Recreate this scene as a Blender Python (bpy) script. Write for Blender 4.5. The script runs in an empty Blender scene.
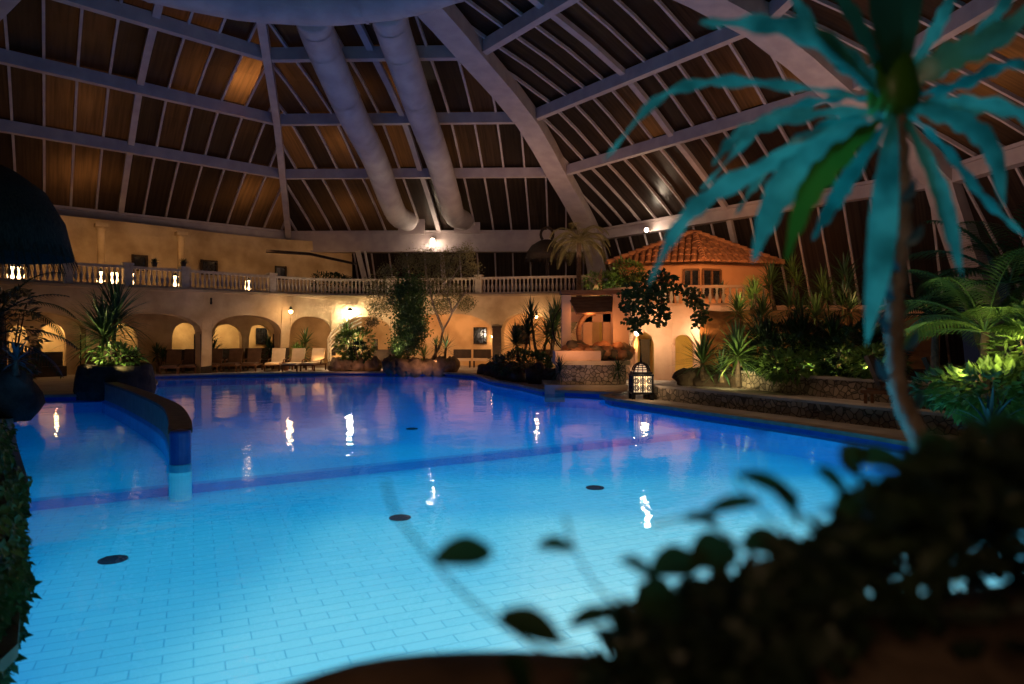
import bpy, math, random
from mathutils import Vector, Matrix, noise
from mathutils.geometry import tessellate_polygon
random.seed(7)
R = random.Random(11)
COL = bpy.context.scene.collection
F = 683.0; HZ = 332.0; EYE = 2.0
def P(px, py, Y):
    return Vector(((px-512)/F*Y, Y, EYE-(py-HZ)/F*Y))
def Gd(px, py, z=0.12):
    Y = F*(EYE-z)/(py-HZ); return Vector(((px-512)/F*Y, Y, z))

# ------------------------------------------------------------------ materials
MATS = {}
def mat(name, c1, c2=None, scale=4.0, rough=0.7, spec=0.3, metal=0.0, bump=0.0, bscale=None, emit=None, es=0.0, trans=0.0, detail=4, stretch=None):
    if name in MATS: return MATS[name]
    m = bpy.data.materials.new(name); m.use_nodes = True
    nt = m.node_tree; N = nt.nodes; L = nt.links
    p = N['Principled BSDF']
    p.inputs['Roughness'].default_value = rough
    p.inputs['Metallic'].default_value = metal
    p.inputs['Specular IOR Level'].default_value = spec
    tc = N.new('ShaderNodeTexCoord'); mp = N.new('ShaderNodeMapping')
    L.new(tc.outputs['Object'], mp.inputs['Vector'])
    if stretch: mp.inputs['Scale'].default_value = stretch
    nz = N.new('ShaderNodeTexNoise'); nz.inputs['Scale'].default_value = scale; nz.inputs['Detail'].default_value = detail
    L.new(mp.outputs[0], nz.inputs['Vector'])
    rp = N.new('ShaderNodeValToRGB')
    c2 = c2 or tuple(v*0.75 for v in c1)
    rp.color_ramp.elements[0].position = .35; rp.color_ramp.elements[1].position = .65
    rp.color_ramp.elements[0].color = (*c2, 1); rp.color_ramp.elements[1].color = (*c1, 1)
    L.new(nz.outputs['Fac'], rp.inputs[0]); L.new(rp.outputs[0], p.inputs['Base Color'])
    if bump:
        b = N.new('ShaderNodeBump'); b.inputs['Strength'].default_value = bump; b.inputs['Distance'].default_value = .05
        n2 = N.new('ShaderNodeTexNoise'); n2.inputs['Scale'].default_value = bscale or scale*4; n2.inputs['Detail'].default_value = 5
        L.new(mp.outputs[0], n2.inputs['Vector']); L.new(n2.outputs['Fac'], b.inputs['Height']); L.new(b.outputs[0], p.inputs['Normal'])
    if emit:
        p.inputs['Emission Color'].default_value = (*emit, 1); p.inputs['Emission Strength'].default_value = es
    if trans:
        t = N.new('ShaderNodeBsdfTranslucent'); L.new(rp.outputs[0], t.inputs['Color'])
        mx = N.new('ShaderNodeMixShader'); mx.inputs[0].default_value = trans
        L.new(p.outputs[0], mx.inputs[1]); L.new(t.outputs[0], mx.inputs[2]); L.new(mx.outputs[0], N['Material Output'].inputs['Surface'])
    MATS[name] = m; return m
def leafmat(name, c1, c2, trans=.25, rough=.45):
    return mat(name, c1, c2, scale=3, rough=rough, spec=.45, trans=trans)

plaster = mat('plaster', (.62,.45,.26), (.40,.27,.14), scale=.9, bump=.35, bscale=6, rough=.9)
plaster_pink = mat('plaster_pink', (.66,.40,.25), (.52,.30,.18), scale=1.0, bump=.3, bscale=5, rough=.9)
plaster_yel = mat('plaster_yellow', (.66,.45,.16), (.5,.33,.11), scale=1.0, bump=.2, bscale=5, rough=.9)
stonebal = mat('baluster_stone', (.55,.44,.32), (.42,.33,.24), scale=5, rough=.85)
steel = mat('painted_steel', (.44,.37,.37), (.36,.30,.31), scale=2, rough=.55, spec=.4)
ductm = mat('duct_fabric', (.42,.37,.38), (.33,.29,.30), scale=1.5, rough=.7, bump=.3, bscale=4)
deckm = mat('deck_stone', (.42,.36,.30), (.30,.26,.22), scale=1.5, rough=.75, bump=.2)
darkwood = mat('dark_wood', (.045,.025,.015), (.02,.012,.008), scale=3, rough=.6)
woodm = mat('brown_wood', (.20,.09,.04), (.12,.05,.02), scale=3, rough=.6, stretch=(1,1,6))
black = mat('black_iron', (.012,.012,.014), (.008,.008,.009), rough=.45, metal=.3)
glassdark = mat('dark_pane', (.02,.022,.028), (.012,.013,.016), rough=.12, spec=.6)
thatch = mat('thatch', (.05,.035,.022), (.02,.014,.009), scale=12, rough=.95, bump=.6, stretch=(3,3,.5))
terracotta = mat('terracotta', (.52,.22,.10), (.30,.12,.055), scale=3, rough=.8, bump=.3)
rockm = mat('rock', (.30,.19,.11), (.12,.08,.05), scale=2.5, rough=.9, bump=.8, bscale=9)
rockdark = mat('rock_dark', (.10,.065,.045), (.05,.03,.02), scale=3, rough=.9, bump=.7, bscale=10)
soil = mat('soil', (.05,.035,.02), (.02,.014,.01), scale=5, rough=.95, bump=.6)
bark = mat('bark', (.16,.10,.06), (.07,.045,.03), scale=10, rough=.9, bump=.5)
barkpale = mat('bark_pale', (.30,.22,.17), (.16,.11,.08), scale=14, rough=.8, bump=.5)
cream = mat('cream_fabric', (.66,.50,.34), (.58,.43,.29), scale=3, rough=.85)
whitem = mat('white_paint', (.75,.68,.58), (.66,.6,.5), rough=.6)
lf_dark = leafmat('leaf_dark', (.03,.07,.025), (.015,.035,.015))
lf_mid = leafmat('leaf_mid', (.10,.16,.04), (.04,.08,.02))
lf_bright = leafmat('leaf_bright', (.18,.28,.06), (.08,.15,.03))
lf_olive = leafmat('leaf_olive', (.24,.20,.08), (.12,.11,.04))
lf_teal_lit = mat('leaf_teal_lit', (.09,.50,.40), (.02,.16,.13), scale=9, rough=.35, spec=.45, trans=.3)  # cyan pool light on green leaves is put into this base colour
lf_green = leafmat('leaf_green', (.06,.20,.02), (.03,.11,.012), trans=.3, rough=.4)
lf_shrub_shade = leafmat('leaf_shrub_shade', (.018,.035,.012), (.008,.014,.007), trans=.12, rough=.5)  # the shrub's lack of light is put into this near-black leaf colour
lf_gray = leafmat('leaf_blue', (.06,.13,.15), (.03,.08,.09))
glow_warm = mat('glow_warm', (1,.8,.5), emit=(1,.62,.28), es=40)
glow_white = mat('glow_white', (1,.9,.8), emit=(1,.82,.6), es=250)
glow_soft = mat('glow_soft', (1,.8,.5), emit=(1,.6,.25), es=8)

def stone_wall_mat():
    m = bpy.data.materials.new('field_stone'); m.use_nodes = True; nt = m.node_tree; N = nt.nodes; L = nt.links; p = N['Principled BSDF']
    tc = N.new('ShaderNodeTexCoord'); v = N.new('ShaderNodeTexVoronoi'); v.inputs['Scale'].default_value = 7
    v.feature = 'DISTANCE_TO_EDGE'; L.new(tc.outputs['Object'], v.inputs['Vector'])
    v2 = N.new('ShaderNodeTexVoronoi'); v2.inputs['Scale'].default_value = 7; L.new(tc.outputs['Object'], v2.inputs['Vector'])
    r = N.new('ShaderNodeValToRGB'); r.color_ramp.elements[0].position = .02; r.color_ramp.elements[1].position = .09
    L.new(v.outputs['Distance'], r.inputs[0])
    hs = N.new('ShaderNodeHueSaturation'); hs.inputs['Color'].default_value = (.34,.26,.19,1); sp = N.new('ShaderNodeSeparateColor')
    L.new(v2.outputs['Color'], sp.inputs[0]); mr = N.new('ShaderNodeMapRange'); mr.inputs[3].default_value = .55; mr.inputs[4].default_value = 1.15
    L.new(sp.outputs[0], mr.inputs[0]); L.new(mr.outputs[0], hs.inputs['Value'])
    mx = N.new('ShaderNodeMix'); mx.data_type = 'RGBA'; mx.inputs['A'].default_value = (.07,.055,.04,1)
    L.new(r.outputs[0], mx.inputs['Factor']); L.new(hs.outputs[0], mx.inputs['B']); L.new(mx.outputs['Result'], p.inputs['Base Color'])
    b = N.new('ShaderNodeBump'); b.inputs['Strength'].default_value = .8; b.inputs['Distance'].default_value = .04
    L.new(r.outputs[0], b.inputs['Height']); L.new(b.outputs[0], p.inputs['Normal']); p.inputs['Roughness'].default_value = .85
    return m
fieldstone = stone_wall_mat()

def tile_mat(name, ca, cb, cm, w, h, rot):
    m = bpy.data.materials.new(name); m.use_nodes = True; nt = m.node_tree; N = nt.nodes; L = nt.links; p = N['Principled BSDF']
    tc = N.new('ShaderNodeTexCoord'); mp = N.new('ShaderNodeMapping'); mp.inputs['Rotation'].default_value = (0,0,-rot)
    L.new(tc.outputs['Object'], mp.inputs[0])
    b = N.new('ShaderNodeTexBrick'); b.inputs['Scale'].default_value = 1; b.inputs['Brick Width'].default_value = w; b.inputs['Row Height'].default_value = h
    b.inputs['Mortar Size'].default_value = .006; b.inputs['Mortar Smooth'].default_value = .2
    b.inputs['Color1'].default_value = (*ca,1); b.inputs['Color2'].default_value = (*cb,1); b.inputs['Mortar'].default_value = (*cm,1)
    L.new(mp.outputs[0], b.inputs['Vector']); L.new(b.outputs['Color'], p.inputs['Base Color']); p.inputs['Roughness'].default_value = .5
    p.inputs['Specular IOR Level'].default_value = .1
    return m
pooltile = tile_mat('pool_tile', (.10,.56,.92), (.085,.53,.90), (.03,.36,.72), .44, .155, math.radians(25))
steptile = mat('step_tile', (.03,.32,.74), (.02,.28,.68), rough=.5)
bluetile = mat('blue_tile', (.03,.10,.40), (.02,.07,.32), scale=6, rough=.3, spec=.5)
paletile = mat('pale_tile', (.55,.75,.85), (.48,.68,.80), scale=6, rough=.4)

def water_mat():
    m = bpy.data.materials.new('pool_water'); m.use_nodes = True; nt = m.node_tree; N = nt.nodes; L = nt.links
    N.remove(N['Principled BSDF']); out = N['Material Output']
    tc = N.new('ShaderNodeTexCoord')
    n1 = N.new('ShaderNodeTexNoise'); n1.inputs['Scale'].default_value = 3.2; n1.inputs['Detail'].default_value = 3; n1.inputs['Roughness'].default_value = .55
    n2 = N.new('ShaderNodeTexNoise'); n2.inputs['Scale'].default_value = 0.8; n2.inputs['Detail'].default_value = 1
    L.new(tc.outputs['Object'], n1.inputs['Vector']); L.new(tc.outputs['Object'], n2.inputs['Vector'])
    ad = N.new('ShaderNodeMath'); ad.operation = 'MULTIPLY_ADD'; ad.inputs[1].default_value = 2.0
    L.new(n2.outputs['Fac'], ad.inputs[0]); L.new(n1.outputs['Fac'], ad.inputs[2])
    b = N.new('ShaderNodeBump'); b.inputs['Strength'].default_value = 1; b.inputs['Distance'].default_value = .0055
    L.new(ad.outputs[0], b.inputs['Height'])
    fr = N.new('ShaderNodeFresnel'); fr.inputs['IOR'].default_value = 1.33; L.new(b.outputs[0], fr.inputs['Normal'])
    tr = N.new('ShaderNodeBsdfTransparent'); tr.inputs['Color'].default_value = (.38,.92,1,1)
    gl = N.new('ShaderNodeBsdfGlossy'); gl.inputs['Roughness'].default_value = .03; L.new(b.outputs[0], gl.inputs['Normal'])
    mx = N.new('ShaderNodeMixShader'); L.new(fr.outputs[0], mx.inputs[0]); L.new(tr.outputs[0], mx.inputs[1]); L.new(gl.outputs[0], mx.inputs[2])
    L.new(mx.outputs[0], out.inputs['Surface']); return m
waterm = water_mat()

def panel_mat():
    m = bpy.data.materials.new('smoky_panel'); m.use_nodes = True; nt = m.node_tree; N = nt.nodes; L = nt.links
    p = N['Principled BSDF']; out = N['Material Output']
    uv = N.new('ShaderNodeUVMap'); uv.uv_map = 'panel'; mp = N.new('ShaderNodeMapping'); mp.inputs['Scale'].default_value = (9,.35,1)
    nz = N.new('ShaderNodeTexNoise'); nz.inputs['Scale'].default_value = 1.0; nz.inputs['Detail'].default_value = 4
    L.new(uv.outputs[0], mp.inputs[0]); L.new(mp.outputs[0], nz.inputs['Vector'])
    ge = N.new('ShaderNodeNewGeometry')
    rp = N.new('ShaderNodeValToRGB'); rp.color_ramp.elements[0].color = (.018,.013,.011,1); rp.color_ramp.elements[1].color = (.055,.036,.027,1)
    rp.color_ramp.elements[0].position = .3; rp.color_ramp.elements[1].position = .7
    L.new(nz.outputs['Fac'], rp.inputs[0]); L.new(rp.outputs[0], p.inputs['Base Color'])
    p.inputs['Roughness'].default_value = .32; p.inputs['Specular IOR Level'].default_value = .3
    mr = N.new('ShaderNodeMapRange'); mr.inputs[3].default_value = .05; mr.inputs[4].default_value = 1.0
    pw = N.new('ShaderNodeMath'); pw.operation = 'POWER'; pw.inputs[1].default_value = 3.0
    L.new(ge.outputs['Random Per Island'], pw.inputs[0]); L.new(pw.outputs[0], mr.inputs[0])
    ml = N.new('ShaderNodeMath'); ml.operation = 'MULTIPLY'; L.new(mr.outputs[0], ml.inputs[0]); L.new(nz.outputs['Fac'], ml.inputs[1])
    cm = N.new('ShaderNodeVectorMath'); cm.operation = 'SCALE'; cm.inputs[0].default_value = (.85,.52,.28); L.new(ml.outputs[0], cm.inputs['Scale'])
    t = N.new('ShaderNodeBsdfTranslucent'); L.new(cm.outputs[0], t.inputs['Color'])
    g = N.new('ShaderNodeBsdfTransparent'); g.inputs['Color'].default_value = (.10,.07,.05,1)
    m1 = N.new('ShaderNodeMixShader'); m1.inputs[0].default_value = .35; L.new(p.outputs[0], m1.inputs[1]); L.new(t.outputs[0], m1.inputs[2])
    m2 = N.new('ShaderNodeMixShader'); m2.inputs[0].default_value = .06; L.new(m1.outputs[0], m2.inputs[1]); L.new(g.outputs[0], m2.inputs[2])
    L.new(m2.outputs[0], out.inputs['Surface']); return m
panelm = panel_mat()

# ------------------------------------------------------------------ mesh builder
ORG = {}
class MB:
    def __init__(s): s.v = []; s.f = []
    def add(s, vs, fs):
        o = len(s.v); s.v += [Vector(v) for v in vs]; s.f += [tuple(i+o for i in f) for f in fs]; return s
    def box(s, c, d, rz=0.0):
        c = Vector(c); h = [x/2 for x in d]; M = Matrix.Rotation(rz, 3, 'Z')
        vs = [c+M@Vector((sx*h[0], sy*h[1], sz*h[2])) for sz in (-1,1) for sy in (-1,1) for sx in (-1,1)]
        return s.add(vs, [(0,2,3,1),(4,5,7,6),(0,1,5,4),(2,6,7,3),(0,4,6,2),(1,3,7,5)])
    def tube(s, pts, r, n=8, cap=True):
        pts = [Vector(p) for p in pts]; k = len(pts)
        rs = r if isinstance(r, (list,tuple)) else [r]*k
        o = len(s.v); up = Vector((0,0,1)); prev = None
        for i, p in enumerate(pts):
            t = (pts[min(i+1,k-1)]-pts[max(i-1,0)])
            t = t.normalized() if t.length > 1e-9 else up
            if prev is None:
                a = Vector((1,0,0)) if abs(t.z) > .9 else up
                u = t.cross(a).normalized()
            else:
                u = (prev - t*prev.dot(t))
                u = u.normalized() if u.length > 1e-6 else t.orthogonal().normalized()
            prev = u; w = t.cross(u)
            for j in range(n):
                a = 2*math.pi*j/n; s.v.append(p+(u*math.cos(a)+w*math.sin(a))*rs[i])
        for i in range(k-1):
            for j in range(n):
                a = o+i*n+j; b = o+i*n+(j+1)%n; s.f.append((a, b, b+n, a+n))
        if cap:
            s.f.append(tuple(o+j for j in reversed(range(n)))); s.f.append(tuple(o+(k-1)*n+j for j in range(n)))
        return s
    def lathe(s, prof, c=(0,0,0), n=12):
        c = Vector(c); o = len(s.v)
        for r, z in prof:
            for j in range(n):
                a = 2*math.pi*j/n; s.v.append(c+Vector((r*math.cos(a), r*math.sin(a), z)))
        for i in range(len(prof)-1):
            for j in range(n):
                a = o+i*n+j; b = o+i*n+(j+1)%n; s.f.append((a,b,b+n,a+n))
        s.f.append(tuple(o+j for j in reversed(range(n)))); s.f.append(tuple(o+(len(prof)-1)*n+j for j in range(n)))
        return s
    def sweep(s, pts, w, h, side=None, drop=0.0, closed=False):
        """rectangular bar along pts; side: width vector"""
        pts = [Vector(p) for p in pts]; k = len(pts); o = len(s.v)
        for i, p in enumerate(pts):
            if closed: t = pts[(i+1)%k]-pts[i-1]
            else: t = pts[min(i+1,k-1)]-pts[max(i-1,0)]
            t.normalize()
            sd = Vector(side) if side is not None else t.cross(Vector((0,0,1)))
            sd = (sd - t*sd.dot(t)).normalized(); up = sd.cross(t)
            if up.z < 0: up = -up
            c = p - up*drop
            for a, b in ((-1,-1),(1,-1),(1,1),(-1,1)):
                s.v.append(c+sd*(a*w/2)+up*(b*h/2))
        m = k if closed else k-1
        for i in range(m):
            q = o+((i+1)%k)*4
            for j in range(4):
                s.f.append((o+i*4+j, o+i*4+(j+1)%4, q+(j+1)%4, q+j))
        if not closed:
            s.f.append((o+3,o+2,o+1,o)); e = o+(k-1)*4; s.f.append((e,e+1,e+2,e+3))
        return s
    def blob(s, c, r, seed=0, amp=.18, fr=1.5, nu=14, nv=9, rz=0):
        c = Vector(c); M = Matrix.Rotation(rz, 3, 'Z'); o = len(s.v)
        for i in range(nv+1):
            th = math.pi*i/nv
            for j in range(nu):
                ph = 2*math.pi*j/nu
                d = Vector((math.sin(th)*math.cos(ph), math.sin(th)*math.sin(ph), math.cos(th)))
                k = 1+amp*2*noise.noise(d*fr+Vector((seed*3.7, seed*1.3, seed*.7)))
                s.v.append(c+M@Vector((d.x*r[0]*k, d.y*r[1]*k, d.z*r[2]*k)))
        for i in range(nv):
            for j in range(nu):
                a = o+i*nu+j; b = o+i*nu+(j+1)%nu; s.f.append((a, a+nu, b+nu, b))
        return s
    def blade(s, base, d, L, w, droop=.5, seg=6, fold=.25, twist=0.0, peak=.35, up=None):
        """long leaf: starts along d, bends down"""
        p = Vector(base); d = Vector(d).normalized(); st = L/seg; o = len(s.v)
        side = d.cross(Vector((0,0,1)))
        if side.length < .05: side = Vector((math.cos(twist*7), math.sin(twist*7), 0))
        side.normalize()
        if twist: side = Matrix.Rotation(twist, 3, d)@side
        for i in range(seg+1):
            u = i/seg
            ww = w*(.35+.65*u/peak if u < peak else max(.02, 1-((u-peak)/(1-peak))**1.6))/2
            nrm = side.cross(d)
            s.v += [p-side*ww+nrm*ww*fold, p.copy(), p+side*ww+nrm*ww*fold]
            d = (d+Vector((0,0,-1))*droop/seg*(.4+1.2*u)).normalized(); p = p+d*st
            side = (side-d*side.dot(d)).normalized()
        for i in range(seg):
            a = o+i*3; s.f += [(a,a+1,a+4,a+3),(a+1,a+2,a+5,a+4)]
        return s
    def leaf(s, p, d, n, L, w):
        """small pointed folded leaf"""
        p = Vector(p); d = Vector(d).normalized(); sd = d.cross(Vector(n))
        if sd.length < .01: sd = d.orthogonal()
        sd.normalize(); up = sd.cross(d); o = len(s.v)
        s.v += [p, p+d*L*.4+sd*w/2+up*w*.12, p+d*L, p+d*L*.4-sd*w/2+up*w*.12, p+d*L*.45-up*w*.05]
        s.f += [(o,o+1,o+4),(o+1,o+2,o+4),(o+2,o+3,o+4),(o+3,o,o+4)]
        return s
    def path_leaf(s, pts, w, nrm=(0,-1,.3), peak=.45, fold=.15, seg=12):
        """leaf following a 3D polyline (Catmull)"""
        q = catmull([Vector(p) for p in pts], seg); k = len(q); o = len(s.v); nrm = Vector(nrm)
        for i, p in enumerate(q):
            u = i/(k-1); t = (q[min(i+1,k-1)]-q[max(i-1,0)]).normalized()
            sd = t.cross(nrm).normalized(); up = sd.cross(t)
            ww = w/2*(.3+.7*math.sin(u/peak*math.pi/2) if u < peak else max(.015, math.cos((u-peak)/(1-peak)*math.pi/2)**.8))
            s.v += [p-sd*ww+up*ww*fold, p.copy(), p+sd*ww+up*ww*fold]
        for i in range(k-1):
            a = o+i*3; s.f += [(a,a+1,a+4,a+3),(a+1,a+2,a+5,a+4)]
        return s
    def build(s, name, m, parent=None, origin=None, smooth=False):
        me = bpy.data.meshes.new(name)
        if parent is not None: org = ORG.get(parent.name, Vector((0,0,0)))
        elif origin is not None: org = Vector(origin)
        else: org = Vector((0,0,0))
        me.from_pydata([tuple(v-org) for v in s.v], [], s.f); me.update()
        if smooth:
            for p in me.polygons: p.use_smooth = True
        me.materials.append(m)
        o = bpy.data.objects.new(name, me); COL.objects.link(o)
        if parent is not None: o.parent = parent; ORG[o.name] = org
        else: o.location = org; ORG[o.name] = org
        return o
def catmull(pts, n):
    if len(pts) < 3: return [pts[0].lerp(pts[-1], i/n) for i in range(n+1)]
    q = [pts[0]*2-pts[1]]+list(pts)+[pts[-1]*2-pts[-2]]; out = []; m = len(pts)-1
    for i in range(n+1):
        u = i/n*m; k = min(int(u), m-1); t = u-k; a,b,c,d = q[k:k+4]
        out.append(.5*((2*b)+(c-a)*t+(2*a-5*b+4*c-d)*t*t+(3*b-a-3*c+d)*t**3))
    return out
def thing(name, loc=(0,0,0), label=None, cat=None, group=None, rz=0):
    o = bpy.data.objects.new(name, None); COL.objects.link(o); o.empty_display_size = .2
    o.location = loc; o.rotation_euler = (0,0,rz); ORG[o.name] = Vector(loc); tag(o, label, cat, group); return o
def tag(o, label=None, cat=None, group=None, kind=None):
    if label: o['label'] = label
    if cat: o['category'] = cat
    if group: o['group'] = group
    if kind: o['kind'] = kind
    return o
def struct(o, label=None):
    o['kind'] = 'structure'
    if label: o['label'] = label; o['category'] = 'building'
    return o
def copy_tree(o, parent=None):
    c = o.copy(); COL.objects.link(c); c.parent = parent
    for ch in o.children: copy_tree(ch, c)
    return c
def light(kind, loc, col, power, size=.15, to=None, spot=None, name='lamp_or_fill', blend=.6, sizey=None):
    d = bpy.data.lights.new(name, kind); d.color = col; d.energy = power
    if kind == 'AREA':
        d.size = size
        if sizey: d.shape = 'RECTANGLE'; d.size_y = sizey
    else: d.shadow_soft_size = size
    if kind == 'SPOT': d.spot_size = math.radians(spot or 100); d.spot_blend = blend
    o = bpy.data.objects.new(name, d); COL.objects.link(o); o.location = loc
    if to is not None: o.rotation_euler = (Vector(to)-Vector(loc)).to_track_quat('-Z','Y').to_euler()
    return o
def wl(loc, col, power, size=.1, up=.4, ang=150):
    loc = Vector(loc); return light('SPOT', loc, col, power*1.5, size, to=loc+Vector((0,2,up)), spot=ang)
WARM = (1,.56,.24); WARM2 = (1,.66,.36); ORANGE = (1,.42,.14)

# ------------------------------------------------------------------ pool, deck
pool = [(-2.6,2.3),(-3.1,4.0),(-4.5,6.0),(-6.0,8.2),(-8.4,11.3),(-11.4,15.3),(-13.5,18.0),(-14.3,20.2),(-12.6,20.6),(-11.6,21.6),(-13.4,25.5),(-15.9,29.7),
        (-13,31.2),(-8.4,32.3),(-3.4,32.0),(-1.5,30),(-.7,26.8),(.3,24.6),(1.0,22.4),(2.4,21.6),(3.3,21.0),(2.75,20.2),(2.86,19.5),
        (4.48,16.3),(5.88,13.9),(6.63,12.3),(7.6,9.5),(7.8,6.5),(7,3.8),(5,2.3)]
outer = [(-34,-12),(24,-12),(24,46),(-34,46)]
def flat(outline, z, holes=()):
    loops = [[Vector((x,y,0)) for x,y in outline]]+[[Vector((x,y,0)) for x,y in h] for h in holes]
    tris = tessellate_polygon(loops); vs = [Vector((v.x,v.y,z)) for l in loops for v in l]
    b = MB(); 
    fs = []
    for a in tris:
        n = (vs[a[1]]-vs[a[0]]).cross(vs[a[2]]-vs[a[0]])
        fs.append(tuple(a) if n.z > 0 else tuple(reversed(a)))
    return b.add(vs, fs)
struct(flat(outer, .12, [pool]).build('floor', deckm))
b = MB(); k = len(pool)
for i in range(k):
    x0,y0 = pool[i]; x1,y1 = pool[(i+1)%k]
    b.add([(x0,y0,.12),(x1,y1,.12),(x1,y1,-.12),(x0,y0,-.12)], [(0,1,2,3)])
pw = struct(b.build('wall_pool', bluetile)); b = MB()
for i in range(k):
    x0,y0 = pool[i]; x1,y1 = pool[(i+1)%k]; b.add([(x0,y0,-.12),(x1,y1,-.12),(x1,y1,-1.0),(x0,y0,-1.0)], [(0,1,2,3)])
struct(b.build('wall_pool_lower', mat('pool_side', (.08,.50,.95), (.07,.45,.9), rough=.5)))
b = MB(); b.sweep([(x,y,.10) for x,y in pool], .34, .08, closed=True)
struct(b.build('trim_1', mat('coping', (.34,.27,.20), (.24,.19,.14), scale=4, rough=.7)))
# pool floor: near level and, past a step, a slightly higher one
a0 = Vector((-6.9,9.7)); dr = Vector((.859,.512)); 
def side(pt): v = Vector(pt)-a0; return dr.x*v.y-dr.y*v.x
def clip(poly, sgn):
    out = []
    for i in range(len(poly)):
        p, q = Vector(poly[i]), Vector(poly[(i+1)%len(poly)]); sp, sq = side(p)*sgn, side(q)*sgn
        if sp >= 0: out.append(tuple(p))
        if sp*sq < 0: t = sp/(sp-sq); out.append(tuple(p.lerp(q, t)))
    return out
bigp = [(-15,1.5),(9,1.5),(9,33),(-17,33)]
struct(flat(clip(bigp,-1), -.55).build('floor_pool_near', pooltile)); struct(flat(clip(bigp,1), -.42).build('floor_pool_far', pooltile))
b = MB(); p0 = a0-dr*6; p1 = a0+dr*20; b.add([(p0.x,p0.y,-.56),(p1.x,p1.y,-.56),(p1.x,p1.y,-.416),(p0.x,p0.y,-.416)], [(0,1,2,3)])
nrm = Vector((-dr.y,dr.x))*.22
b.add([(p0.x,p0.y,-.414),(p1.x,p1.y,-.414),(p1.x+nrm.x,p1.y+nrm.y,-.414),(p0.x+nrm.x,p0.y+nrm.y,-.414)], [(0,1,2,3)])
struct(b.build('trim_2', steptile))
w = flat(pool, 0).build('pool_water', waterm); tag(w, 'clear blue lit water filling the swimming pool', 'water', kind='stuff')
# drains
for x, y, lab in ((113,560,'round dark drain in the pool floor nearest the ivy wall'),(400,518,'round dark drain in the middle of the pool floor'),
              (595,488,'small dark drain in the pool floor below the lantern reflection'),(412,429,'faint far drain beyond the underwater step')):
    p = Gd(x, y, -.55 if y > 450 else -.42)
    t = thing('pool_drain', p, lab, 'drain')
    MB().lathe([(.02,0.0),(.15,0.0),(.15,.01),(.12,.02),(.01,.022)], p, 20).build('drain_cover', mat('drain_dark', (.01,.03,.07), (.008,.02,.05), rough=.9, spec=.1), t)
    b = MB()
    for q in range(-3,4): b.box(p+Vector((q*.032,0,.024)), (.01,.2-abs(q)*.03,.006))
    b.build('drain_grille', MATS['drain_dark'], t)
# divider wall
dv = [Vector((x,y,0)) for x,y in ((-5.05,10.4),(-5.7,11.7),(-6.9,13.8),(-8.5,16.0),(-10.3,18.3),(-12.2,20.6))]
dv = catmull(dv, 30)
def wallsweep(path, w, z0, z1): return MB().sweep([Vector((p.x,p.y,(z0+z1)/2)) for p in path], w, z1-z0)
t = thing('pool_divider_wall', (-5.05,10.4,-.66), 'low curved wall dividing the lagoon from the main pool', 'wall'); t['kind'] = 'structure'
wallsweep(dv, .30, .0, .46).build('wall_body', mat('divider_render', (.30,.22,.17), (.22,.16,.13), scale=4, rough=.5, spec=.5), t)
wallsweep(dv, .34, .46, .52).build('wall_cap', mat('coping2', (.17,.10,.08), (.11,.065,.05), scale=5, rough=.6), t)
wallsweep(dv, .30, -.7, .0).build('wall_base', mat('divider_base', (.12,.40,.85), (.1,.3,.72), rough=.5), t)
MB().lathe([(.16,-.7),(.16,-.01),(.15,0)], (-5.05,10.4,0), 20).build('end_base', paletile, t)
MB().lathe([(.15,0),(.15,.47),(.14,.50),(.05,.52)], (-5.05,10.4,0), 20).build('wall_end', bluetile, t)

# ------------------------------------------------------------------ gallery path
gc = [Vector((x,y,0)) for x,y in ((-27,17.4),(-22.7,21.6),(-18.8,26),(-14.3,30.9),(-12.0,33.7),(-10.0,35.5),(-7.4,35.9),(-3.2,35.2),(1.4,34.1),(2.9,33.8),(4.4,33.6))]
GP = catmull(gc, 400); GS = [0]
for i in range(1, len(GP)): GS.append(GS[-1]+(GP[i]-GP[i-1]).length)
GL = GS[-1]
def gp(s, off=0.0, z=0.0):
    s = max(0, min(GL-1e-6, s)); lo, hi = 0, len(GS)-1
    while hi-lo > 1:
        m = (lo+hi)//2
        if GS[m] <= s: lo = m
        else: hi = m
    t = (s-GS[lo])/(GS[hi]-GS[lo]); p = GP[lo].lerp(GP[hi], t)
    a, c = GP[max(0,lo-6)], GP[min(len(GP)-1,lo+7)]; d = (c-a).normalized()
    return Vector((p.x-d.y*off, p.y+d.x*off, z))
def spx(px, off=0.0):
    best = min(range(0,2001), key=lambda i: abs(512+F*gp(i/2000*GL,off).x/gp(i/2000*GL,off).y-px))
    return best/2000*GL
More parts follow.
